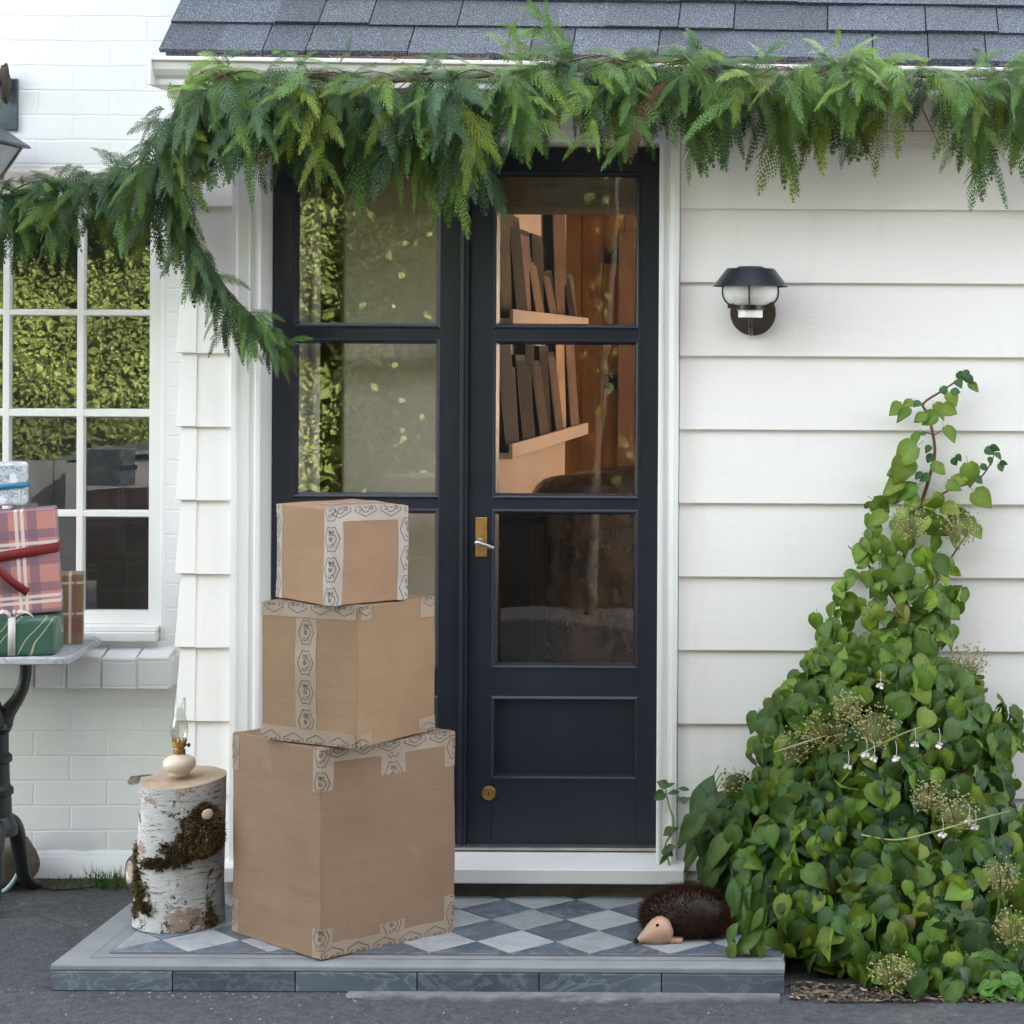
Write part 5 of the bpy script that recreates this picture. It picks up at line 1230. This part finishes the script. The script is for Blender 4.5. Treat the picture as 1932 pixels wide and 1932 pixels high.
# ================================================================ climbing hydrangea
def make_leaf(prof, bend=.28, fold=.22, nl=7, wav=0.):
    us = np.linspace(0, 1, nl); V = []
    for u in us:
        w_ = float(np.interp(u, [p[0] for p in prof], [p[1] for p in prof]))
        zc = -bend*u*u+.06*u
        back = -.06*(1-u)**6
        for v in (-1, -.55, 0, .55, 1):
            V.append((u+back*abs(v)*1.2, v*w_, zc+fold*abs(v)*w_*1.0-.35*fold*(abs(v)**3)*w_+wav*math.sin(9*u+3*v)*.02))
    F = [(i*5+j, i*5+j+1, (i+1)*5+j+1, (i+1)*5+j) for i in range(nl-1) for j in range(4)]
    # petiole
    k = len(V); V += [(-.30, -.012, .03), (-.30, .012, .03), (.02, .012, 0), (.02, -.012, 0)]; F.append((k, k+1, k+2, k+3))
    return np.array(V), np.array(F)
HEART = [make_leaf([(0, .10), (.08, .24), (.25, .34), (.45, .36), (.65, .28), (.85, .13), (.95, .04), (1, .003)], .5, .45, 8, 2.5), make_leaf([(0, .14), (.1, .30), (.3, .40), (.5, .40), (.7, .29), (.88, .12), (1, .003)], .2, -.15, 8, 3)]+[make_leaf([(0, .16), (.06, .33), (.2, .44), (.4, .45), (.6, .36), (.8, .19), (.93, .06), (1, .003)], b, f, 8, 1) for b, f in ((.28, .25), (.45, .15), (.15, .35), (.6, .3))]
LONG = [make_leaf([(0, .02), (.15, .14), (.4, .22), (.65, .19), (.85, .09), (1, .003)], b, f, 8, 1) for b, f in ((.5, .3), (.8, .2), (.3, .4))]
def leaves(mb, items, protos):
    """items: (pos, tip dir, normal, size, colour)"""
    for k, (V, F) in enumerate(protos):
        sub = items[k::len(protos)]
        if not sub: continue
        p = np.array([tuple(i[0]) for i in sub]); t = np.array([tuple(i[1]) for i in sub]); n = np.array([tuple(i[2]) for i in sub]); s = np.array([i[3] for i in sub])
        n /= np.linalg.norm(n, axis=1)[:, None]; t = t-n*(t*n).sum(1)[:, None]; t /= np.linalg.norm(t, axis=1)[:, None]+1e-9; y = np.cross(n, t)
        M3 = np.stack([t, y, n], 1)*s[:, None, None]
        X = np.einsum('vi,kij->kvj', V-np.array([.35, 0, 0]), M3)+p[:, None, :]
        fw = np.array([(.90, 1.10, 1.16, .94)[j % 4] for j in range(len(F))]) if len(F) > 8 else None
        mb.inst(X, F, [i[4] for i in sub], fw)
hyl = [(700, 1800), (760, 1730), (850, 1680), (900, 1672), (950, 1678), (1020, 1625), (1080, 1592), (1150, 1570), (1200, 1555), (1240, 1518), (1290, 1480), (1350, 1455), (1420, 1430), (1480, 1390), (1520, 1360), (1560, 1375), (1650, 1372), (1720, 1365), (1770, 1375), (1810, 1430), (1840, 1490), (1890, 1500)]
hyr = [(700, 1830), (850, 1780), (900, 1780), (950, 1815), (1000, 1828), (1050, 1812), (1100, 1808), (1180, 1790), (1215, 1785), (1260, 1818), (1300, 1870), (1340, 1900), (1400, 1915), (1450, 1905), (1490, 1930), (1560, 1960), (1700, 2010), (1890, 2060)]
hth = [(700, .05), (850, .08), (950, .11), (1080, .16), (1200, .20), (1300, .28), (1420, .36), (1550, .46), (1700, .58), (1800, .66), (1890, .72)]
hy = thing('climbing_hydrangea', 'big leafy climbing hydrangea spreading from the ground up the white clapboards', 'shrub', (P(1700, 1880, -.4).x, -.3, 0))
HC = ((.058, .118, .016), (.080, .150, .018), (.042, .090, .020), (.11, .18, .020), (.036, .078, .028), (.135, .18, .022), (.062, .105, .040))
items = []; tries = 0
wts = np.array([interp(hyr, y)-interp(hyl, y) for y in range(880, 1892)]); wts = np.clip(wts, 20, None); wts[:380] *= np.linspace(.08, .8, 380); cdf = np.cumsum(wts)/wts.sum()
while len(items) < 2650:
    py = 880+int(np.searchsorted(cdf, rnd.random()))
    a, b = interp(hyl, py), interp(hyr, py); a += 20*math.sin(py*.031)+12*math.sin(py*.083+1)-6-(32 if py > 1500 else 0); b += 18*math.sin(py*.027+2)+12*math.sin(py*.09); s_ = rnd.uniform(-1, 1); px = (a+b)/2+s_*(b-a)/2*(.97+.12*rnd.random()**3)
    lay = rnd.random(); dep = interp(hth, py)*math.sqrt(max(.05, 1-s_*s_))
    k_ = rnd.uniform(.86, 1.04) if lay < .62 else rnd.uniform(.35, .85)
    Yq = -.03-dep*k_
    p = P(px, py, Yq)
    if p.z < .03: p.z = .03+rnd.random()*.04
    n_ = Vector((s_*.8+rnd.gauss(0, .55), -1+rnd.gauss(0, .3), .35+rnd.gauss(0, .55))); t_ = Vector((s_*.5+rnd.gauss(0, .7), -.25+rnd.gauss(0, .3), -1+rnd.gauss(0, .5)))
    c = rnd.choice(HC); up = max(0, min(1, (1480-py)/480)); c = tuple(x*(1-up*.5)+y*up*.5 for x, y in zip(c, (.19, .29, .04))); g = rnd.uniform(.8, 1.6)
    sz_ = rnd.choices((rnd.uniform(.052, .085), rnd.uniform(.026, .05)), (3, 1.3))[0]*(.86 if py < 1250 else 1)
    items.append((p, t_, n_, sz_, tuple(x*g for x in c)))
top_leaves = [(1812, 708, .03), (1822, 705, .028), (1828, 715, .03), (1835, 728, .04), (1808, 722, .03), (1780, 735, .028), (1695, 770, .055), (1708, 778, .05), (1715, 760, .04), (1740, 785, .045), (1757, 788, .055), (1795, 748, .045), (1800, 738, .03), (1772, 770, .05), (1788, 772, .05), (1732, 762, .03), (1790, 816, .055), (1728, 825, .045), (1742, 818, .02), (1712, 852, .088), (1706, 878, .085), (1700, 890, .07), (1755, 862, .03), (1752, 845, .025), (1768, 880, .05), (1830, 890, .072), (1800, 870, .025), (1808, 862, .022), (1850, 938, .07), (1806, 905, .05), (1795, 915, .045), (1690, 915, .07), (1712, 925, .08), (1735, 895, .03), (1748, 900, .03), (1722, 945, .06), (1770, 940, .05), (1865, 850, .03), (1875, 845, .03), (1882, 858, .025), (1868, 868, .025), (1888, 880, .03), (1892, 873, .022), (1855, 880, .025), (1845, 905, .03), (1680, 935, .05), (1660, 975, .06), (1650, 1000, .06), (1790, 960, .06), (1830, 985, .05), (1840, 1000, .05)]
for px, py, sz_ in top_leaves:
    g = rnd.uniform(.85, 1.2); small = sz_ < .035
    c = (.06, .13, .055) if small else rnd.choice(((.15, .235, .035), (.115, .205, .03), (.19, .255, .04)))
    sd_ = 1 if px > 1760 else -1
    items.append((P(px, py, -.06-rnd.random()*.04), Vector((sd_*rnd.uniform(.2, 1), -.2, -.7+rnd.gauss(0, .3))), Vector((rnd.gauss(0, .4), -1, .5+rnd.gauss(0, .3))), sz_, tuple(x*g for x in c)))
for k in range(18):
    py = rnd.uniform(1000, 1880); a, b = interp(hyl, py), interp(hyr, py); s_ = rnd.uniform(-.9, .9)
    items.append((P((a+b)/2+s_*(b-a)/2, py, -.03-interp(hth, py)*math.sqrt(1-s_*s_)*rnd.uniform(.8, 1.02)), Vector((rnd.gauss(0, .8), -.2, -1)), Vector((rnd.gauss(0, .6), -1, .3)), rnd.uniform(.035, .07), rnd.choice(((.17, .14, .04), (.22, .22, .05), (.13, .10, .04)))))
rnd.shuffle(items)
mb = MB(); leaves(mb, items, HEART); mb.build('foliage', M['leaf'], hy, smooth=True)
mb = MB()
for path, r0 in (([(1750, 1880), (1745, 1600), (1735, 1350), (1720, 1180), (1700, 1080), (1735, 960), (1752, 905), (1764, 850), (1752, 785), (1742, 762), (1778, 737), (1815, 712)], .0085), ([(1735, 960), (1790, 925), (1845, 905), (1872, 868), (1876, 845)], .004), ([(1735, 960), (1700, 925), (1690, 900)], .003), ([(1720, 1180), (1650, 1080), (1600, 1030)], .006), ([(1720, 1180), (1790, 1060), (1830, 1000)], .005), ([(1745, 1600), (1600, 1400), (1500, 1300)], .009), ([(1745, 1600), (1850, 1400), (1890, 1330)], .009), ([(1750, 1880), (1600, 1650), (1450, 1560)], .010), ([(1742, 762), (1715, 765), (1695, 772)], .0025), ([(1760, 820), (1740, 815), (1728, 825)], .002), ([(1762, 822), (1778, 812), (1792, 814)], .002)):
    pts = [P(a, b, -.035-.25*max(0, (b-1000)/900)) for a, b in path]; mb.tube(pts, [r0*(1-.7*i/(len(pts)-1)) for i in range(len(pts))], 7)
mb.build('stem', M['stem'], hy, smooth=True)
for path in ([(1625, 1575), (1690, 1585), (1760, 1570), (1850, 1545), (1905, 1530)], [(1620, 1425), (1690, 1390), (1740, 1370)], [(1460, 1420), (1520, 1400), (1560, 1388)]):
    mb = MB(); pts = [P(a, b, -.10-interp(hth, b)*.90) for a, b in path]; mb.tube(pts, [.0026]*(len(pts)-1)+[.0012], 6); mb.build('pale_stem', M['paletwig'], hy, smooth=True)
for (px, py, rr_) in ((1720, 985, .05), (1812, 990, .055), (1560, 1372, .065), (1650, 1368, .065), (1500, 1405, .05), (1830, 1245, .05), (1752, 1500, .045), (1806, 1530, .055), (1682, 1832, .055), (1890, 1650, .05), (1385, 1478, .045), (1910, 1750, .05), (1600, 1330, .04)):
    s_ = (px-(interp(hyl, py)+interp(hyr, py))/2)/max(1, (interp(hyr, py)-interp(hyl, py))/2); c0_ = P(px, py, -.09-interp(hth, py)*math.sqrt(max(.08, 1-s_*s_))*1.04)
    mb = MB(); o0 = c0_+Vector((0, rr_*.5, -rr_*.9))
    r_ = random.Random(int(px*7+py))
    for k in range(130):
        d = Vector((r_.gauss(0, 1), r_.gauss(-.1, .6), r_.gauss(0, .75))); d = d.normalized()*rr_*r_.uniform(.55, 1.12); e = c0_+d; st_ = o0+(e-o0)*.35
        sd_ = (e-st_).orthogonal().normalized()*.0010; mb.add([st_-sd_, st_+sd_, e], [(0, 1, 2)])
        q_ = .0030*r_.uniform(.7, 1.4); mb.add([e+Vector(v)*q_ for v in ((1, 0, 0), (0, 1, 0), (-1, 0, 0), (0, -1, 0), (0, 0, 1), (0, 0, -1))], [(0, 1, 4), (1, 2, 4), (2, 3, 4), (3, 0, 4), (1, 0, 5), (2, 1, 5), (3, 2, 5), (0, 3, 5)])
    mb.tube([o0+Vector((0, .05, -.03)), o0, o0+(c0_-o0)*.5], .0012, 5)
    mb.build('flower_head', M['flower'], hy)
for px, py in ((1600, 1447), (1634, 1424), (1648, 1431), (1690, 1430), (1726, 1404), (1772, 1405), (1778, 1575), (1840, 1560), (1828, 1548), (1660, 1294)):
    s_ = (px-(interp(hyl, py)+interp(hyr, py))/2)/max(1, (interp(hyr, py)-interp(hyl, py))/2); c0_ = P(px, py, -.10-interp(hth, py)*math.sqrt(max(.08, 1-s_*s_))*1.06); mb = MB()
    for k in range(4):
        a = k*math.pi/2+rnd.random(); d = Vector((math.cos(a), -.2, math.sin(a)*.8)); e = Vector((-math.sin(a), rnd.uniform(-.4, .1), math.cos(a)*.8)); l_ = rnd.uniform(.010, .014)
        mb.add([c0_, c0_+(d*.6+e*.5)*l_, c0_+d*l_*1.05+Vector((0, -.002, 0)), c0_+(d*.6-e*.5)*l_], [(0, 1, 2, 3)])
    mb.tube([c0_, c0_+Vector((.003, .01, .02)), c0_+Vector((0, .02, .04))], .0006, 4); mb.build('petals', M['petal'], hy)

# ================================================================ long-leaved shrub beside the door
sh = thing('long_leaved_shrub', 'drooping long leaved green shrub beside the door casing, behind the hedgehog brush', 'shrub', (P(1350, 1690, -.12).x, -.15, 0.))
items = []
stems_ = [[(1400, 1750), (1385, 1640), (1350, 1560), (1300, 1530)], [(1400, 1750), (1390, 1600), (1370, 1520), (1350, 1490)], [(1410, 1750), (1420, 1600), (1400, 1540)], [(1420, 1760), (1440, 1640), (1450, 1560)]]
for st_ in stems_:
    for k in range(22):
        px, py = along(st_, .25+.75*rnd.random()); y_ = rnd.uniform(-.34, -.10); sd_ = rnd.choice((-1, -1, 1)); c = rnd.choice(((.075, .125, .035), (.055, .105, .035), (.09, .15, .04), (.06, .11, .05))); g = rnd.uniform(.8, 1.2)
        dx = rnd.uniform(.2, .9)*sd_; px += sd_*rnd.uniform(0, 35); py += rnd.uniform(0, 60)
        px = max(px, 1310)
        items.append((P(px, min(py, 1650), y_), Vector((dx, rnd.uniform(-.4, .1), -rnd.uniform(.35, 1))), Vector((dx*.5, -1, .6+rnd.gauss(0, .3))), rnd.uniform(.10, .15), tuple(x*g for x in c)))
for px, py in ((1400, 1690), (1395, 1720), (1385, 1745), (1410, 1770), (1390, 1780), (1400, 1660), (1415, 1730)):
    items.append((P(px, py, -.42), Vector((-.3+rnd.gauss(0, .2), -.1, -1)), Vector((-.3, -1, .4)), rnd.uniform(.09, .12), (.085, .16, .035)))
for k in range(22):
    items.append((P(rnd.uniform(1378, 1440), rnd.uniform(1660, 1790), -.62-rnd.random()*.03), Vector((-.4+rnd.gauss(0, .35), -.1, -1)), Vector((-.3+rnd.gauss(0, .4), -1, .4)), rnd.uniform(.06, .10), rnd.choice(((.085, .16, .03), (.06, .12, .03), (.11, .17, .03)))))
mb = MB(); leaves(mb, items, LONG); mb.build('foliage', M['leaf'], sh, smooth=True)
for st_ in stems_:
    mb = MB(); base = Vector((P(1400, 1700, -.15).x+rnd.uniform(-.02, .04), -.13, .0)); mb.tube([base]+[P(a, b, -.16) for a, b in st_[1:]], [.006, .005, .004, .002], 6); mb.build('stem', M['stem'], sh, smooth=True)

vn = thing('vine_sprig', 'thin green vine sprig growing up the white door casing', 'vine', P(1268, 1625, -.06))
mb = MB(); mb.tube([P(a, b, -.062) for a, b in ((1266, 1640), (1258, 1612), (1256, 1592), (1268, 1570), (1270, 1545), (1262, 1520), (1256, 1490))], [.003, .003, .003, .0035, .0035, .003, .002], 7); mb.build('stem', M['paletwig'], vn, smooth=True)
items = [(P(a, b, -.07), Vector((dx, -.2, dz)), Vector((rnd.gauss(0, .3), -1, .5)), s_, (.075, .14, .045)) for a, b, dx, dz, s_ in ((1252, 1480, -.5, .4, .032), (1262, 1482, .5, .5, .028), (1246, 1500, -.8, -.6, .036), (1270, 1495, .7, .3, .036), (1262, 1568, -.7, -.4, .032), (1272, 1566, .4, .4, .03), (1258, 1606, .5, -.3, .034), (1254, 1618, -.5, -.7, .034), (1264, 1600, .6, .3, .028), (1288, 1488, .8, .1, .03), (1290, 1510, .6, .5, .025))]
mb = MB(); leaves(mb, items, [HEART[2], LONG[0]]); mb.build('foliage', M['leaf'], vn, smooth=True)

# low weeds by the hydrangea, grass by the brick wall, dry litter
wd_ = thing('weed_plant', 'small bright green weed at the asphalt edge under the hydrangea', 'weed', G(1885, 1880, 0.))
items = []
for k in range(46):
    p = G(1885+rnd.gauss(0, 22), 1882+rnd.gauss(0, 6), 0.); p.z = rnd.uniform(.01, .05); items.append((p, Vector((rnd.gauss(0, 1), -.6+rnd.gauss(0, .5), .1)), Vector((rnd.gauss(0, .3), -.5, 1)), rnd.uniform(.03, .05), (.10, .22, .04)))
mb = MB(); leaves(mb, items, HEART); mb.build('foliage', M['leaf'], wd_, smooth=True)
mb = MB(); r_ = random.Random(77)
for k in range(420):
    dens = r_.random(); px = r_.gauss(205, 34) if dens < .7 else r_.uniform(90, 245); p = G(px, r_.uniform(1652, 1682), 0.); p.y = min(p.y, BY-.03)
    h_ = r_.uniform(.008, .03)*(1.9 if 170 < px < 235 else 1); d = Vector((r_.gauss(0, .5), r_.gauss(-.1, .4), 1)).normalized()*h_; s_ = Vector((1, 0, 0))*.0016; g = r_.uniform(.6, 1.3); mb.add([p-s_, p+s_, p+d], [(0, 1, 2)], (.05*g, .10*g, .025*g))
tag(mb.build('grass_tufts', M['leaf']), 'short grass tufts along the foot of the brick wall', 'grass', None, 'stuff')
mb = MB(); r_ = random.Random(78)
for k in range(900):
    px = r_.uniform(1490, 2050); p = G(px, r_.uniform(1862, 1893)-max(0, (1540-px))*.1, 0.); p.z = r_.uniform(.002, .012); s_ = r_.uniform(.004, .014); a = r_.uniform(0, 6); g = r_.uniform(.5, 1.5)
    ca, sa = math.cos(a)*s_, math.sin(a)*s_; t1, t2 = r_.uniform(-.004, .006), r_.uniform(-.004, .006)
    mb.add([p+Vector((ca, sa, t1)), p+Vector((-sa*.5, ca*.5, 0)), p+Vector((-ca, -sa, t2)), p+Vector((sa*.5, -ca*.5, .002))], [(0, 1, 2, 3)], r_.choice(((.16*g, .10*g, .06*g), (.10*g, .075*g, .05*g), (.22*g, .16*g, .11*g))))
lit = N('dry_leaf'); lit.set(lit.tint(), .8)
tag(mb.build('leaf_litter', lit.m), 'dry brown leaf litter under the hydrangea at the asphalt edge', 'leaf litter', None, 'stuff')
mb = MB(); r_ = random.Random(79)
for k in range(260):
    p = G(r_.uniform(0, 1480), r_.choice((r_.uniform(1868, 1885), r_.uniform(1700, 1932))), 0.)
    if SXL-.02 < p.x < SXR+.02 and SF-.01 < p.y: continue
    s_ = r_.uniform(.0015, .005); g = r_.uniform(.5, 1.5); mb.add([p+Vector(v)*s_ for v in ((1, 0, .1), (0, 1, .1), (-1, 0, .1), (0, -1, .1), (.1, 0, .9))], [(0, 1, 4), (1, 2, 4), (2, 3, 4), (3, 0, 4)], (.17*g, .155*g, .14*g))
tag(mb.build('gravel_crumbs', lit.m), 'loose gravel crumbs scattered over the asphalt before the doorstep', 'gravel', None, 'stuff')
# ================================================================ across the driveway: what the glass reflects
hg2 = thing('hedge', 'tall sunlit green hedge across the driveway, mirrored in the window panes', 'hedge', (-7., -9.8, 0))
mb = MB(); mb.box(-13, -1.9, -9.9, -8.95, 0, 6.5); mb.build('hedge_core', paint('inner_leaves', (.04, .055, .012), .9, .4, 8, .8, 20), hg2)  # core rises past the mirrored height to hold back low sky light
TINY = [(np.array([(0, 0, 0), (.5, -.3, .05), (1, 0, -.15), (.5, .3, .05), (.5, 0, -.03)], float), np.array([(0, 1, 2, 4), (0, 4, 2, 3)]))]*2
items = []; r_ = random.Random(21)
for k in range(92000):
    near = k < 80000
    px = r_.uniform(-8.6, -2.0) if near else r_.uniform(-12, -3.1); z = r_.uniform(.3, 3.5) if near else r_.uniform(0, 6.6)
    b_ = .10*math.sin(px*2.1+z*1.3)+.07*math.sin(px*5.3-z*3.7)+.05*math.sin(px*9.1+z*8); g = r_.uniform(.65, 1.35)*(1+.25*math.sin(px*3.3+z*2.1)*math.sin(z*4.7-px))
    items.append((Vector((px, -8.75+b_+r_.uniform(-.25, .1), z)), Vector((r_.gauss(0, .8), .4, r_.gauss(-.5, .6))), Vector((r_.gauss(0, .5), 1, .5+r_.gauss(0, .4))), r_.uniform(.028, .055) if near else r_.uniform(.08, .13), (.14*g, .17*g, .042*g)))
mb = MB(); leaves(mb, items, TINY); mb.build('foliage', M['hedgeleaf'], hg2)
fe = thing('board_fence', 'low dark grey board fence before the hedge, mirrored in the lower panes', 'fence', (-7, -7.7, 0))
for i in range(14):
    mb = MB(); x_ = -9.6+i*.36; mb.box(x_, x_+.352, -7.7, -7.66, .02, .86); mb.build('board', M['fence'], fe)
mb = MB(); mb.prism([(-7.55, 0), (-7.05, 0), (-7.05, .88), (-7.55, .96)], (-5.32, 0, 0), (0, 1, 0), (0, 0, 1), (1, 0, 0), .62)
sb = thing('storage_bin', 'dark grey storage bin with a slanted lid by the board fence', 'bin', (-5.0, -7.3, 0)); mb.build('bin_body', M['fence'], sb)
mb = MB(); mb.hexa([(-5.36, -7.58, .90), (-4.66, -7.58, 1.02), (-4.66, -7.02, .94), (-5.36, -7.02, .89), (-5.36, -7.58, .925), (-4.66, -7.58, 1.05), (-4.66, -7.02, .97), (-5.36, -7.02, .915)]); mb.build('bin_lid', M['slate'], sb)
sd2 = thing('sky_blocker', 'tall charcoal building added across the driveway to block sky light and darken the door glass', 'blocker', (2.5, -9.5, 0))  # added out of view: shades the right side, keeps the door reflection dark
mb = MB(); mb.box(-2.35, 10, -13, -6.75, 0, 6.8); mb.build('wall', M['blocker'], sd2)
mb = MB(); mb.prism([(-13.3, 6.8), (-6.5, 6.8), (-10.4, 8.2)], (-2.5, 0, 0), (0, 1, 0), (0, 0, 1), (1, 0, 0), 12.4); mb.build('roof', M['slate'], sd2)
tr = thing('young_tree', 'slim young tree with yellow green leaves across the driveway', 'tree', (-1.45, -6.45, 0))
mb = MB(); mb.tube([(-1.55, -6.45, 0), (-1.50, -6.47, 1.2), (-1.42, -6.43, 2.2), (-1.36, -6.45, 3.1)], [.035, .028, .02, .008], 8); mb.build('trunk', M['bark'], tr, smooth=True)
items = []
for k in range(60):
    z = r_.uniform(.7, 3.0); items.append((Vector((-1.43+r_.gauss(0, .16), -6.43+r_.gauss(0, .1), z)), Vector((r_.gauss(0, .6), .2, -1)), Vector((r_.gauss(0, .6), 1, .4)), r_.uniform(.035, .075), (.09, .11, .025)))
for k in range(45):
    z = r_.uniform(.3, 3.0); items.append((Vector((-2.62+r_.gauss(0, .25), -6.55, z)), Vector((r_.gauss(0, .6), .2, -1)), Vector((r_.gauss(0, .6), 1, .4)), r_.uniform(.03, .06), (.09, .11, .025)))
mb = MB(); leaves(mb, items, HEART[:2]); mb.build('crown', M['hedgeleaf'], tr, smooth=True)
